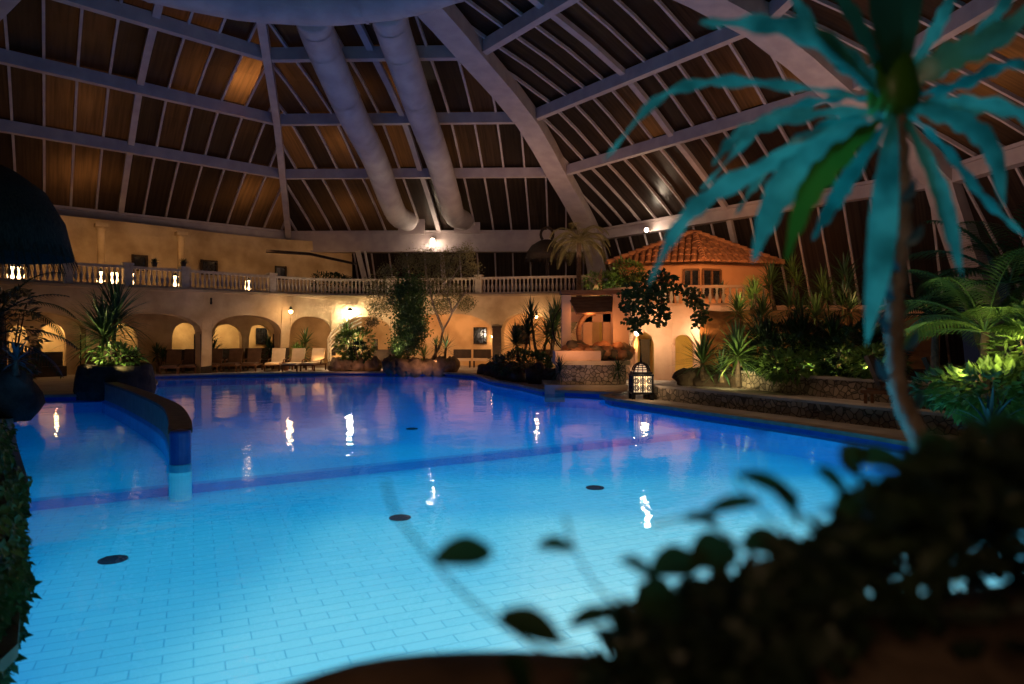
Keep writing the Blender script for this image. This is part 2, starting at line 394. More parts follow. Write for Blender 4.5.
def arched(sa, sb, off, th, z0, z1, ops, ds=.12, flare=0.0, wob=0.0):
    """wall along the gallery path; ops: (s0, s1, springz, crownz)"""
    ss = []; n = max(2, int((sb-sa)/ds))
    for i in range(n+1): ss.append((sa+(sb-sa)*i/n, None))
    for o in ops: ss += [(o[0],-1),(o[0]+1e-4,1),(o[1]-1e-4,1),(o[1],-1)]
    ss.sort(key=lambda q: q[0]); b = MB(); prev = None
    nz = 6
    for s, fl in ss:
        zb = z0
        for o in ops:
            if o[0] < s < o[1] and fl != -1:
                u = (s-(o[0]+o[1])/2)/((o[1]-o[0])/2); zb = o[2]+(o[3]-o[2])*math.sqrt(max(0,1-abs(u)**2.4))
        cur = []
        for j in range(nz+1):
            z = zb+(z1-zb)*j/nz; q = (z-z0)/(z1-z0)
            o1 = off - flare*q**2 + wob*noise.noise(Vector((s*.5, z*.9, off)))
            cur.append(gp(s, o1, z))
        bk = [gp(s, off+th, zb), gp(s, off+th, z1)]
        o = len(b.v); b.v += cur+bk
        if prev is not None and s-prev[1] > 1e-7:
            a = prev[0]
            for j in range(nz): b.f.append((a+j, o+j, o+j+1, a+j+1))
            b.f.append((a+nz+1, a+nz+2, o+nz+2, o+nz+1)); b.f.append((a, a+nz+1, o+nz+1, o)); b.f.append((a+nz, o+nz, o+nz+2, a+nz+2))
        prev = (o, s)
    return b
GZ = 3.9
pill = [-45, 92, 206, 284, 336, 396, 497, 556]
ps = [spx(x) for x in pill]; hw = .24
ops = [(ps[i]+hw, ps[i+1]-hw, 2.0, 2.8 if i < 5 else 2.95) for i in range(len(ps)-1)]
struct(arched(0, GL, 0, .55, .12, GZ, ops, flare=.35, wob=.12).build('wall_gallery_front', plaster, smooth=False))
# gallery slab
b = MB(); n = 90; 
for i in range(n+1):
    s = GL*i/n; b.v += [gp(s,-.42,GZ), gp(s,5.2,GZ), gp(s,5.2,GZ-.2), gp(s,.3,GZ-.2), gp(s,-.42,GZ-.12)]
for i in range(n):
    for j in range(5): b.f.append((i*5+j, (i+1)*5+j, (i+1)*5+(j+1)%5, i*5+(j+1)%5))
struct(b.build('floor_gallery', plaster))
for i in (0,1,2,3,4,5):
    struct(arched(ps[i]-hw-.03, ps[i]+hw+.03, -.04, .66, .12, 1.9, []).build('trim_%d' % (40+i), darkwood))
struct(MB().sweep([P(266,251,36.4), P(310,254,37.2), P(356,264,37.0)], .5, .12).build('trim_50', darkwood))
# arcade back wall with niches and plain wall behind
def bsp(a, c, off=3.2): return (spx(a,off), spx(c,off))
nops = []
for a, c, sz, cz in ((-30,-4,1.5,2.3),(8,30,1.6,2.3),(38,66,1.6,2.35),(110,138,1.6,2.4),(172,201,1.75,2.45),(213,242,1.75,2.4),(249,272,1.7,2.4),(336,346,2.2,2.4)):
    s0, s1 = bsp(a, c); nops.append((s0, s1, sz, cz))
struct(arched(0, GL, 3.2, .3, .12, GZ-.2, nops).build('wall_arcade_back', plaster))
struct(arched(0, GL, 4.6, .2, .12, GZ-.2, []).build('wall_arcade_rear', mat('plaster_warm', (.62,.44,.22), (.5,.34,.16), scale=2, rough=.9, bump=.2)))
for i, (a, c, sz, cz) in enumerate(((474,487,1.9,2.25),(513,530,1.9,2.35),(256,267,1.9,2.2))):
    off = 3.17 if i < 2 else 4.57
    s0, s1 = spx(a,off), spx(c,off)
    w_ = struct(arched(s0, s1, off-.03, .03, 1.35, cz, []).build('window_%d' % (20+i), glassdark))
    b = MB()
    for q in range(5):
        s = s0+(s1-s0)*q/4; b.tube([gp(s,off-.08,1.32), gp(s,off-.08,cz+.02)], .02, 6)
    for z in (1.35,1.65,1.95,cz): b.tube([gp(s0+(s1-s0)*q/6,off-.08,z) for q in range(7)], .02, 6)
    ORG[w_.name] = Vector((0,0,0)); b.build('window_grille', black, w_)
# upper wall at the left of the gallery, under the ring beam
su = spx(352, 4.6)
struct(arched(0, su, 4.6, .3, GZ, 7.3, [], wob=.1).build('wall_gallery_upper', plaster))
for i, (a, c, y0, y1) in enumerate(((132,146,256,270),(201,216,261,274),(275,286,267,279),(20,34,250,263))):
    s0, s1 = spx(a,4.5), spx(c,4.5); p = gp((s0+s1)/2, 4.5); z0 = EYE+(HZ-y1)/F*p.y; z1 = EYE+(HZ-y0)/F*p.y
    w_ = struct(arched(s0, s1, 4.48, .08, z0, z1, []).build('window_%d' % (10+i), glassdark))
    b = MB()
    for s in (s0,s1): b.sweep([gp(s,4.43,z0-.05), gp(s,4.43,z1+.05)], .08, .08, side=(1,0,0))
    for z in (z0,z1): b.sweep([gp(s0,4.43,z), gp(s1,4.43,z)], .08, .08)
    b.build('window_frame', darkwood, w_)
# gallery columns
for i, (x, lab) in enumerate(((101,'white gallery column nearest the thatched parasol'),(181,'white gallery column between the two dark square windows'),(6,'white gallery column behind the thatched parasol'))):
    s = spx(x, 3.6); p = gp(s, 3.6, GZ); h = 2.9
    t = thing('gallery_column', p, lab, 'column')
    MB().lathe([(.22,0),(.22,.12),(.17,.16),(.16,h-.2),(.2,h-.15),(.22,h)], p, 16).build('column_shaft', plaster, t, smooth=True)
    MB().box(p+Vector((0,0,h+.08)), (.5,.5,.16), .7).build('column_capital', plaster, t)

# balustrade, in sections between piers
balp = [(.055,0),(.055,.05),(.03,.09),(.065,.2),(.075,.30),(.05,.42),(.03,.5),(.045,.56),(.03,.6),(.055,.66),(.055,.70)]
proto_b = MB().lathe(balp, (0,0,0), 8)
me_b = bpy.data.meshes.new('baluster'); me_b.from_pydata([tuple(v) for v in proto_b.v], [], proto_b.f); me_b.materials.append(stonebal)
for p_ in me_b.polygons: p_.use_smooth = True
def baluster(parent, p, z):
    o = bpy.data.objects.new('baluster', me_b); COL.objects.link(o); o.parent = parent; o.location = Vector((p.x,p.y,z))-ORG[parent.name]; return o
piers = [0, spx(66), spx(126), spx(183), spx(270), spx(392), spx(480), GL-.25]
blab = ['stone balustrade section running behind the thatched parasol','stone balustrade section above the potted palm','stone balustrade section below the first dark square window',
        'stone balustrade section below the second dark square window','stone balustrade section above the three lit loungers','stone balustrade section behind the tall green tree','stone balustrade section nearest the far palm']
for i in range(len(piers)-1):
    s0, s1 = piers[i]+.18, piers[i+1]-.18
    t = thing('balustrade', gp(s0,-.15,GZ), blab[i], 'balustrade', 'gallery balustrade sections')
    m_ = max(4, int((s1-s0)/.3)); pts = [s0+(s1-s0)*q/m_ for q in range(m_+1)]
    MB().sweep([gp(s,-.15,GZ+.05) for s in pts], .24, .1).build('base_rail', stonebal, t)
    MB().sweep([gp(s,-.15,GZ+.82) for s in pts], .26, .11).build('handrail', stonebal, t)
    nb = min(99, int((s1-s0)/.2))
    for q in range(nb): baluster(t, gp(s0+(s1-s0)*(q+.5)/nb, -.15), GZ+.08)
for i in range(1, len(piers)):
    p = gp(piers[i], -.15, GZ); t = thing('balustrade_pier', p, ['square stone pier above the potted palm','square stone pier beside the first square window','square stone pier under the middle gallery column','square stone pier above the hanging pillar lamp',
        'square stone pier behind the tall green tree','square stone pier above the arched grille window','square stone pier ending the gallery by the far palm'][i-1], 'pier')
    d = gp(piers[i]+.3)-gp(piers[i]-.3); rz = math.atan2(d.y, d.x)
    MB().box(p+Vector((0,0,.45)), (.34,.3,.9), rz).build('pier_shaft', stonebal, t)
    MB().box(p+Vector((0,0,.95)), (.42,.38,.1), rz).build('pier_cap', stonebal, t)

# ------------------------------------------------------------------ dome
CC = Vector((-6.1,14.3)); 
VB = {'H':(-29.5,11.0),'L':(-25.7,27.5),'A':(-13.1,40.1),'B':(4.7,39.6),'C':(15.6,24.6),'D':(17.6,6.0),'E':(9,-7.5),'G':(-8,-12),'K':(-23,-6)}
prof = [(0,7.8),(.05,8.45),(.107,9.1),(.16,9.68),(.214,10.2),(.29,11.05),(.364,11.75),(.46,12.25),(.56,12.62),(.64,12.95),(.72,13.2),(.86,13.5),(.97,13.6)]
levels = [(.214,10.2),(.364,11.75),(.56,12.62),(.72,13.2)]
def zt(t):
    for (a,za),(c,zc) in zip(prof, prof[1:]):
        if t <= c: return za+(zc-za)*(t-a)/(c-a)
    return prof[-1][1]
def vp(k, t, dz=0):
    v = Vector(VB[k]).lerp(CC, t); return Vector((v.x, v.y, zt(t)+dz))
def vout(k, z, dz=0):   # below the ring beam the shell leans outwards to the ground
    v = Vector(VB[k]); n = (v-CC).normalized(); u = (7.8-z)*.55; return Vector((v.x+n.x*u, v.y+n.y*u, z))
def facet(idx, ka, kb, nbar, thick, detail=True, lower=False):
    A, B_ = Vector(VB[ka]), Vector(VB[kb]); d = (B_-A).normalized(); foot = (A+B_)/2; nin = CC-foot
    aA = (A-foot).dot(d); aB = (B_-foot).dot(d); ts = [q[0] for q in prof]; b = MB(); uvs = []
    def pt(a, t): return Vector((foot.x+d.x*a+nin.x*t, foot.y+d.y*a+nin.y*t, zt(t)+.12))
    lv = [0]+[q[0] for q in levels]+[.97]; m_ = nbar if detail else 6
    bars = [aA]+[aA+(aB-aA)*(i+.5)/m_ for i in range(m_)]+[aB]
    for a0_, a1_ in zip(bars, bars[1:]):
        for l0, l1 in zip(lv, lv[1:]):
            tt = [l0]+[t for t in ts if l0 < t < l1]+[l1]; o = None; off = R.uniform(0,50)
            for t in tt:
                lo, hi = aA*(1-t), aB*(1-t); x0, x1 = min(max(a0_,lo),hi), min(max(a1_,lo),hi)
                b.v += [pt(x0,t), pt(x1,t)]; uvs += [(x0+off,t*25), (x1+off,t*25)]
                if o is not None: b.f.append((o,o+1,o+3,o+2))
                o = len(b.v)-2
        if lower:
            nn = -nin.normalized(); o = None
            for z in (7.8,6.5,4,2,.12):
                u = (7.8-z)*.55; b.v += [Vector((foot.x+d.x*a+nn.x*u, foot.y+d.y*a+nn.y*u, z)) for a in (a0_,a1_)]; uvs += [(a0_,z), (a1_,z)]
                if o is not None: b.f.append((o,o+2,o+3,o+1))
                o = len(b.v)-2
    win = struct(b.build('window_%d' % idx, panelm)); ORG[win.name] = Vector((0,0,0))
    ul = win.data.uv_layers.new(name='panel')
    for lp in win.data.loops: ul.data[lp.index].uv = uvs[lp.vertex_index]
    if not detail: return win
    side3 = Vector((d.x,d.y,0))
    for t, z in levels:
        p0, p1 = vp(ka,t), vp(kb,t)
        MB().sweep([p0,p1], .30, .46, drop=.22).build('purlin', steel, win)
    for i in range(nbar):
        a = bars[i+1]; tm = min(1-(a/aA if a < 0 else a/aB), .95)
        tt = [t for t in ts if t < tm]+[tm]; pts = [Vector((foot.x+d.x*a+nin.x*t, foot.y+d.y*a+nin.y*t, zt(t))) for t in tt]
        th = i == thick
        if lower:
            nn = -nin.normalized(); low = [Vector((foot.x+d.x*a+nn.x*u*.55, foot.y+d.y*a+nn.y*u*.55, 7.8-u)) for u in (7.6,4.5,2,.6)]
            pts = low+pts
        if len(pts) > 1 and (pts[-1]-pts[0]).length > .3:
            MB().sweep(pts, .25 if th else .09, .2 if th else .12, side=side3, drop=.08 if th else 0).build('glazing_bar', steel, win)
    return win
facet(1,'H','L',15,7); facet(2,'L','A',17,8); facet(3,'A','B',17,8,lower=True); facet(4,'B','C',17,8,lower=True); facet(5,'C','D',17,8,lower=True)
facet(6,'D','E',0,0,False,True); facet(7,'E','G',0,0,False,True); facet(8,'G','K',0,0,False,True); facet(9,'K','H',0,0,False,True)
def rib(n, k, w, h, low):
    ts = [q[0] for q in prof if q[0] < .9]; pts = [vp(k,t) for t in ts]
    if low: pts = [vout(k,z) for z in (.12,2,4,5.5,7)]+pts
    d = Vector(VB[k])-CC; sd = Vector((-d.y,d.x,0)).normalized()
    struct(MB().sweep(pts, w, h, side=sd, drop=.35).build('trim_%d' % n, steel))
rib(3,'L',.6,.6,False); rib(4,'A',.30,.45,False); rib(5,'B',1.0,.6,True); rib(6,'C',1.0,.6,True); rib(7,'D',1.0,.6,True)
# rib A continues as a post down to the gallery
struct(MB().sweep([vp('A',0), Vector((-12.75,39.3,GZ))], .32, .32, side=(1,0,0)).build('trim_8', steel))
# slanting brace beside the glass at the end of the upper wall
for q, (xa, xb) in enumerate(((358,366),(365,371))):
    struct(MB().sweep([P(xa,252,39), P(xb,284,38)], .28 if q == 0 else .12, .2, side=(1,0,0)).build('trim_%d' % (30+q), whitem))
ks = ['H','L','A','B','C','D']
for i in range(5):
    a, c = VB[ks[i]], VB[ks[i+1]]; slim = i > 2
    t = struct(MB().sweep([(a[0],a[1],7.5 if slim else 7.25),(c[0],c[1],7.5 if slim else 7.25)], .45 if slim else .5, .5 if slim else 1.05).build('trim_%d' % (10+i), steel)); ORG[t.name] = Vector((0,0,0))
    MB().sweep([(a[0],a[1],7.82),(c[0],c[1],7.82)], .6 if slim else .75, .12).build('beam_flange', steel, t)
    if not slim: MB().sweep([(a[0],a[1],6.70),(c[0],c[1],6.70)], .62, .10).build('beam_flange', steel, t)
# ducts
t = thing('ring_duct', (CC.x,CC.y,12.35), 'large round pale ring duct hanging under the dome crown', 'duct')
b = MB(); pts = [(CC.x+7*math.cos(2*math.pi*i/56), CC.y+7*math.sin(2*math.pi*i/56), 12.4) for i in range(57)]
b.tube(pts, [.78+.012*(i%3) for i in range(57)], 20, cap=False).build('duct_tube', ductm, t, smooth=True)
for i in range(0,56,4):
    a0_ = 2*math.pi*i/56; c_ = Vector((CC.x+7*math.cos(a0_), CC.y+7*math.sin(a0_), 12.4)); tn = Vector((-math.sin(a0_),math.cos(a0_),0))
    MB().tube([c_-tn*.05, c_+tn*.05], .815, 20, cap=False).build('duct_collar', ductm, t)
for pts, lab in (([(312,14,21.6),(322,45,23.4),(350,110,26.6),(375,160,31.4),(390,200,35.2),(398,216,37.2),(408,221,38.6)], 'left of the two long pale ducts sloping down the glass dome'),
                 ([(386,8,21.4),(398,45,23.4),(420,110,27.2),(438,160,31.6),(450,200,35.4),(455,216,37.3),(464,220,38.8)], 'right of the two long pale ducts sloping down the glass dome')):
    q = [P(*p) for p in pts]; t = thing('branch_duct', q[-1], lab, 'duct')
    cq = catmull(q, 60); MB().tube(cq, .58, 18).build('duct_tube', ductm, t, smooth=True)
    for j in range(4,58,7): MB().tube([cq[j]-(cq[j+1]-cq[j]).normalized()*.04, cq[j]+(cq[j+1]-cq[j]).normalized()*.04], .605, 18, cap=False).build('duct_collar', ductm, t)
    MB().box(q[-1]+Vector((.15,.35,.05)), (1.5,.15,1.5)).build('duct_flange', steel, t)

# ring beam spotlights
for x, y, Y, lab in ((433,240,39.3,'bright round spotlight on the ring beam above the tall tree'),(646,230,35.3,'bright round spotlight on the ring beam left of the tiled roof')):
    p = P(x,y,Y); t = thing('beam_spotlight', p, lab, 'spotlight')
    MB().lathe([(.08,.12),(.13,.10),(.15,0),(.13,-.02)], p, 14).build('lamp_housing', steel, t)
    MB().blob(p+Vector((0,-.12,-.02)), (.09,.09,.09), amp=0).build('bulb', glow_white, t, smooth=True)
    light('POINT', p+Vector((0,-.6,-.15)), (1,.74,.5), 45, .12)

# ------------------------------------------------------------------ plants
def yucca(x, y, z, h, n, L, w, label, m=lf_mid, heads=1, cat='plant', trunk=True, droop=.7, name='yucca', rnd=None):
    r = rnd or R; p = Vector((x,y,z)); t = thing(name, p, label, cat)
    b = MB(); fb = MB()
    for q in range(heads):
        a = r.uniform(0,6.28); hh = h*(1 if q == 0 else r.uniform(.55,.9)); off = Vector((math.cos(a),math.sin(a),0))*(0 if heads == 1 else .22*h*r.uniform(.5,1))
        top = p+off+Vector((0,0,hh)); mid = p+off*.6+Vector((r.uniform(-.05,.05),0,hh*.5))
        b.tube([p, mid, top], [.07+.03*h/2, .06, .05], 7)
        for i in range(n):
            az = i*2.39996+q; el = -0.5+1.95*((i+.5)/n)**.8
            d = Vector((math.cos(az)*math.cos(el), math.sin(az)*math.cos(el), math.sin(el)))
            fb.blade(top-Vector((0,0,.30*hh*(1-i/n)*.6)), d, L*r.uniform(.8,1.1), w, droop*r.uniform(.5,1.2), 5)
    if trunk: b.build('stem', bark, t, smooth=True)
    fb.build('foliage', m, t); return t
def bush(x, y, z, rad, n, ls, label, m=lf_dark, name='bush', stems=True, cat='bush', grp=None):
    p = Vector((x,y,z)); t = thing(name, p, label, cat, grp); b = MB()
    for i in range(n):
        u = Vector((R.gauss(0,1),R.gauss(0,1),R.gauss(0,1))).normalized(); rr = R.uniform(.55,1)**.5
        q = p+Vector((u.x*rad[0]*rr, u.y*rad[1]*rr, rad[2]+u.z*rad[2]*rr))
        k = 1+.25*noise.noise(q*1.7); q = p+(q-p)*k
        d = (u+Vector((R.uniform(-.7,.7),R.uniform(-.7,.7),R.uniform(-.8,.4)))); b.leaf(q, d, Vector((R.uniform(-.5,.5),R.uniform(-.5,.5),1)), ls*R.uniform(.7,1.3), ls*.5)
    b.build('foliage', m, t)
    if stems:
        s = MB()
        for i in range(5):
            a = R.uniform(0,6.28); s.tube([p, p+Vector((math.cos(a)*rad[0]*.3,math.sin(a)*rad[1]*.3,rad[2]*.8)), p+Vector((math.cos(a)*rad[0]*.55,math.sin(a)*rad[1]*.55,rad[2]*1.5))], [.035,.025,.01], 5)
        s.build('stem', bark, t)
    return t
def palm(x, y, z, h, nf, L, label, m=lf_mid, lean=(0,0), name='palm', droop=1.1, ll=.5, trunk_r=.13):
    p = Vector((x,y,z)); t = thing(name, p, label, 'palm'); top = p+Vector((lean[0],lean[1],h))
    MB().tube(catmull([p, p+Vector((lean[0]*.2,lean[1]*.2,h*.5)), top], 12), [trunk_r*(1.25-.5*i/12+.06*(i%2)) for i in range(13)], 9).build('trunk', bark, t)
    for i in range(nf):
        az = i*2.39996; el = .15+1.1*(i+.5)/nf; d = Vector((math.cos(az)*math.cos(el), math.sin(az)*math.cos(el), math.sin(el)))
        b = MB(); q = top.copy(); seg = 14; pts = []; dirs = []
        for k_ in range(seg+1):
            pts.append(q.copy()); dirs.append(d.copy()); d = (d+Vector((0,0,-1))*droop/seg*(.5+1.2*k_/seg)).normalized(); q = q+d*L/seg
        b.tube(pts, [.022*(1-.8*j/seg) for j in range(seg+1)], 4)
        for k_ in range(2, seg+1):
            for e in range(2):
                f = (k_+e*.5)/seg
                if f > 1: continue
                pp = pts[k_].lerp(pts[min(seg,k_+1)], e*.5); dd = dirs[k_]; sd = dd.cross(Vector((0,0,1))).normalized()
                for sg in (-1,1):
                    b.blade(pp, sd*sg*.8+dd*.6, ll*math.sin(f*math.pi*.85+.25), .045, .8, 3, peak=.3)
        b.build('frond', m, t)
    return t

def rocks(b, path, r, n, seed, z=0):
    for i in range(n):
        p = Vector(path[0]).lerp(Vector(path[1]), (i+.5)/n)+Vector((R.uniform(-.1,.1),R.uniform(-.1,.1),0)); k = R.uniform(.75,1.2)
        b.blob(p+Vector((0,0,z)), (r*k, r*k*.9, r*k*.7), seed+i, .3, 1.6)
def rock_planter(p, rx, ry, h, label, seed, m=rockm):
    t = thing('rock_planter', p, label, 'planter'); n = max(8, int(rx*2*5)); k = 0
    for i in range(n):
        a = 2*math.pi*i/n; b = MB(); c = Vector(p)+Vector((math.cos(a)*rx, math.sin(a)*ry, h*.42)); s = R.uniform(.8,1.15)
        b.blob(c, (rx*3.6/n*s+.05, .28*s, h*.62*s), seed+i, .28, 1.7, 12, 8, a+1.57); b.build('rock', m, t, smooth=True)
    sb = MB().lathe([(.01,h*.75),(rx*.9,h*.7),(rx*.9,0),(rx*.85,0)], (0,0,0), 16); sb.v = [Vector((v.x+p[0], v.y*ry/rx+p[1], v.z+p[2])) for v in sb.v]; sb.build('soil', soil, t)
    return t

# potted palm at the end of the divider wall (near left)
p = Gd(117, 398, .12); p = Vector((-12.3,21.2,.12))
t = thing('rock_planter', p, 'dark rough round planter holding the big palm by the divider wall', 'planter')
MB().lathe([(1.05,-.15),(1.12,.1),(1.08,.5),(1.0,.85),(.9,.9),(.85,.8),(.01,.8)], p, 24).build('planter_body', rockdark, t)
yucca(-12.45,21.2,.95,1.6,110,1.45,.06,'big spiky dark palm lit green from below in the dark round planter', lf_mid, heads=3)
bush(-12.0,20.9,.9,(.7,.5,.35),300,.2,'bright low leafy plants around the foot of the big spiky palm', lf_bright)
light('SPOT', (-12.6,20.0,.98), (.95,.85,.4), 110, .05, to=(-12.3,21.2,2.4), spot=110)
light('SPOT', (-11.6,20.2,.9), (.85,.85,.35), 16, .05, to=(-11.8,21.4,1.8), spot=110)
# plants at far left
palm(-13.6,17.6,.12,1.6,11,2.6,'dark arching palm bending over the left edge of the lagoon', lf_dark, lean=(-.3,0), droop=1.3)
palm(-17.6,23.5,.12,2.6,10,2.5,'dark palm standing behind the lagoon against the arcade', lf_dark, droop=1.4)
t = thing('boulder', (-10.9,14.9,.12), 'dark boulder under the blue-lit agave at the lagoon edge', 'rock'); MB().blob((-10.95,15.0,.55), (.55,.5,.6), 61, .2).build('boulder_body', rockdark, t, smooth=True)
light('POINT', (-10.3,14.0,1.5), (.05,.35,1), 9, .1)
yucca(-10.75,14.8,1.05,.35,26,.55,.07,'small blue-lit spiky agave on the lagoon edge', lf_gray, cat='agave', name='agave', droop=.5)
bush(-12.2,16.0,.12,(.8,.6,.5),500,.2,'low dark shrub at the left lagoon edge behind the blue agave', lf_dark)
bush(-14.2,19.2,.12,(.8,.7,1.6),700,.22,'tall dark leafy shrub at the far left below the parasol', lf_olive)
bush(-8.1,9.9,.12,(.8,.6,.4),1,.2,'x', lf_dark) if False else None

# thatched parasols
def parasol(x, y, z0, ztop, rad, drop, label, pole=True, seed=1, hook=False):
    p = Vector((x,y,z0)); t = thing('thatched_parasol', p, label, 'parasol'); b = MB()
    prof_ = [(.05,ztop),(rad*.4,ztop-.08*drop),(rad*.7,ztop-.28*drop),(rad*.9,ztop-.6*drop),(rad*1.0,ztop-drop),(rad*.85,ztop-drop*.95),(.05,ztop-drop*.5)]
    b.lathe([(r, z) for r, z in prof_], (x,y,0), 32).build('roof_core', thatch, t, smooth=True)
    s = MB(); rr = random.Random(seed)
    for i in range(2600):
        a = rr.uniform(0,6.283); u = rr.uniform(.1,1); rd = rad*u; z = ztop-drop*u**2.6+.02
        d = Vector((math.cos(a)*.7, math.sin(a)*.7, -.25-1.1*u*u)); s.blade(Vector((x+rd*math.cos(a), y+rd*math.sin(a), z)), d, rad*.28*rr.uniform(.6,1.2), .018*rad, .9, 2, 0)
    s.build('thatch', thatch, t)
    if pole: MB().tube([(x,y,z0),(x,y,ztop-.3*drop)], .09, 10).build('pole', darkwood, t)
    if hook:
        b = MB(); pts = [(x+.32*math.cos(q*math.pi/8), y, ztop+.28+.36*math.sin(q*math.pi/8)) for q in range(-2,11)]
        b.tube(pts, .07, 8).build('top_ring', thatch, t)
    return t
parasol(-9.9,12.6,.12,5.15,1.55,1.75,'large dark thatched parasol at the left edge above the lagoon')
pp = P(547,250,35.0); parasol(pp.x,pp.y,GZ,P(547,240,35).z,1.15,1.05,'small dark thatched parasol on the gallery beside the far palm', hook=True, seed=4)

# central planters with tree, far side of pool
pA = Vector((-7.6,33.0,.12)); rock_planter(pA, 1.0, .5, .6, 'rounded rock planter below the bright wall lamp', 20)
bush(-7.6,33.1,.5,(.95,.5,.85),900,.22,'bushy brightly lit plant in the rock planter below the bright wall lamp', lf_bright)
bush(-7.3,32.7,.45,(.5,.4,.55),380,.2,'dark round shrub in front of the bushy lit plant', lf_dark)
yucca(-8.3,33.8,.12,1.9,34,.9,.08,'tall broad-leaved plant behind the rock planter beside the curved stair', lf_bright, heads=2)
wl(P(354,341,33.2), (1,.88,.5), 70, .06)
pB = Vector((-4.3,32.2,.12)); rock_planter(pB, 1.5, .6, .65, 'long rock planter around the foot of the tall tree', 50)
# tall dense tree
def tree(p, trunk, clusters, n, ls, label, m, name='tree', tr=.07):
    t = thing(name, p, label, 'tree'); b = MB()
    for tp in trunk: b.tube(catmull([Vector(q) for q in tp], 12), [tr*(1.2-.8*i/12) for i in range(13)], 7)
    b.build('trunk', barkpale, t); f = MB()
    for c, rad, k in clusters:
        for i in range(int(n*k)):
            u = Vector((R.gauss(0,1),R.gauss(0,1),R.gauss(0,1))).normalized()*R.uniform(.2,1)**.45
            q = Vector(c)+Vector((u.x*rad[0],u.y*rad[1],u.z*rad[2])); q += Vector((R.gauss(0,1),R.gauss(0,1),R.gauss(0,1)))*min(rad)*.32
            f.leaf(q, Vector((R.uniform(-1,1),R.uniform(-1,1),R.uniform(-1.2,.3))), Vector((R.uniform(-1,1),-1,R.uniform(0,1))), ls*R.uniform(.7,1.3), ls*.42)
    f.build('foliage', m, t); return t
Y0 = 32.2; c = lambda x,y,dY=0: P(x,y,Y0+dY)
tree(Vector((-4.9,32.3,.4)), [[(-4.9,32.3,.4),(-4.95,32.3,1.6),c(408,300),c(410,270)]],
     [(c(409,296),(.75,.6,1.05),1.3),(c(411,325),(.72,.6,.95),1.3),(c(405,345),(.7,.5,.5),.6)], 2300, .15, 'tall dense dark green tree in the middle of the far pool edge', lf_mid, tr=.07)
tree(Vector((-4.0,32.6,.4)), [[(-4.0,32.6,.4),c(440,345,.3),c(443,330,.3),c(452,312,.3),c(447,290,.3),c(462,262,.3)],[c(443,330,.3),c(432,300,.3),c(425,265,.3)],[c(452,312,.3),c(470,285,.3)]],
     [(c(x_,y_,.4),(r_,.5,r_*.75),r_*.42) for x_,y_,r_ in ((418,262,.7),(432,256,.55),(452,258,.6),(466,252,.45),(470,268,.5),(445,272,.6),(428,283,.6),(452,292,.55),(388,272,.45),(380,288,.7),(395,300,.6),(378,308,.5),(440,305,.55),(466,303,.45),(405,262,.45),(372,322,.3))], 2600, .10, 'airy small-leaved tree with a bent trunk beside the dense tree', lf_olive, tr=.06)
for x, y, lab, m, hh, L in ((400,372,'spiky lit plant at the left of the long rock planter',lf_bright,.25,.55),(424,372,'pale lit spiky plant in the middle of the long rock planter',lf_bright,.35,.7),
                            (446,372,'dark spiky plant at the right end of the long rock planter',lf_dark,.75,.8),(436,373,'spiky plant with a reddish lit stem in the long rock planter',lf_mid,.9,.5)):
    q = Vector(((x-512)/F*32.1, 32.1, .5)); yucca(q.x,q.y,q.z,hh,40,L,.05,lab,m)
light('SPOT', P(448,360,31.2), (1,.75,.4), 260, .1, to=P(440,285,32.6), spot=70)
light('SPOT', P(395,362,31.2), (1,.8,.45), 150, .1, to=P(400,300,32.4), spot=70)
light('SPOT', P(420,364,30.4), (1,.5,.25), 36, .08, to=P(420,374,32.2), spot=110); light('SPOT', P(350,364,31.2), (1,.5,.25), 24, .08, to=P(350,374,33), spot=110)
light('SPOT', P(420,366,31.6), (1,.82,.5), 160, .05, to=P(418,310,32.6), spot=100)
wl(P(424,335,33.0), (1,.82,.6), 60, .08)
wl(P(436,362,31.5), (1,.55,.3), 16, .05)
# dark planted rock mound at pool corner (x 490-545)
t = thing('rock_mound', (-.2,27.2,.12), 'dark rocky mound jutting into the pool left of the rock fountain', 'rock')
for i,(x,y,rx,rz) in enumerate(((-1.0,30.5,.6,.4),(-.7,29.4,.55,.35),(-.4,28.4,.5,.45),(-.15,27.5,.55,.4),(.1,26.6,.5,.5),(.45,25.8,.45,.42),(.9,27.3,1.2,.45),(.9,25.1,.45,.5),(1.3,24.7,.4,.4),(-.2,26.9,.3,.3),(.25,25.6,.3,.3))):
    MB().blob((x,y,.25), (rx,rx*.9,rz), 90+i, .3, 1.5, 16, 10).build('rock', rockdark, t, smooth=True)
for x, y, Yp, h, n, L, lab, m in ((522,372,29.5,1.6,60,1.1,'dark spiky plant in front of the arched dark window',lf_dark),(548,368,28,2.1,70,1.2,'tall dark spiky plant left of the rock fountain',lf_mid),
                              (540,360,29,2.3,50,.9,'spiky dark plant with a raised head left of the fountain frame',lf_dark)):
    q = P(x,y,Yp); yucca(q.x,q.y,.4,h,n,L,.07,lab,m,heads=2)
bush(.4,27.5,.2,(1.2,2.3,.5),1800,.18,'low dark shrub covering the rocky mound', lf_dark)
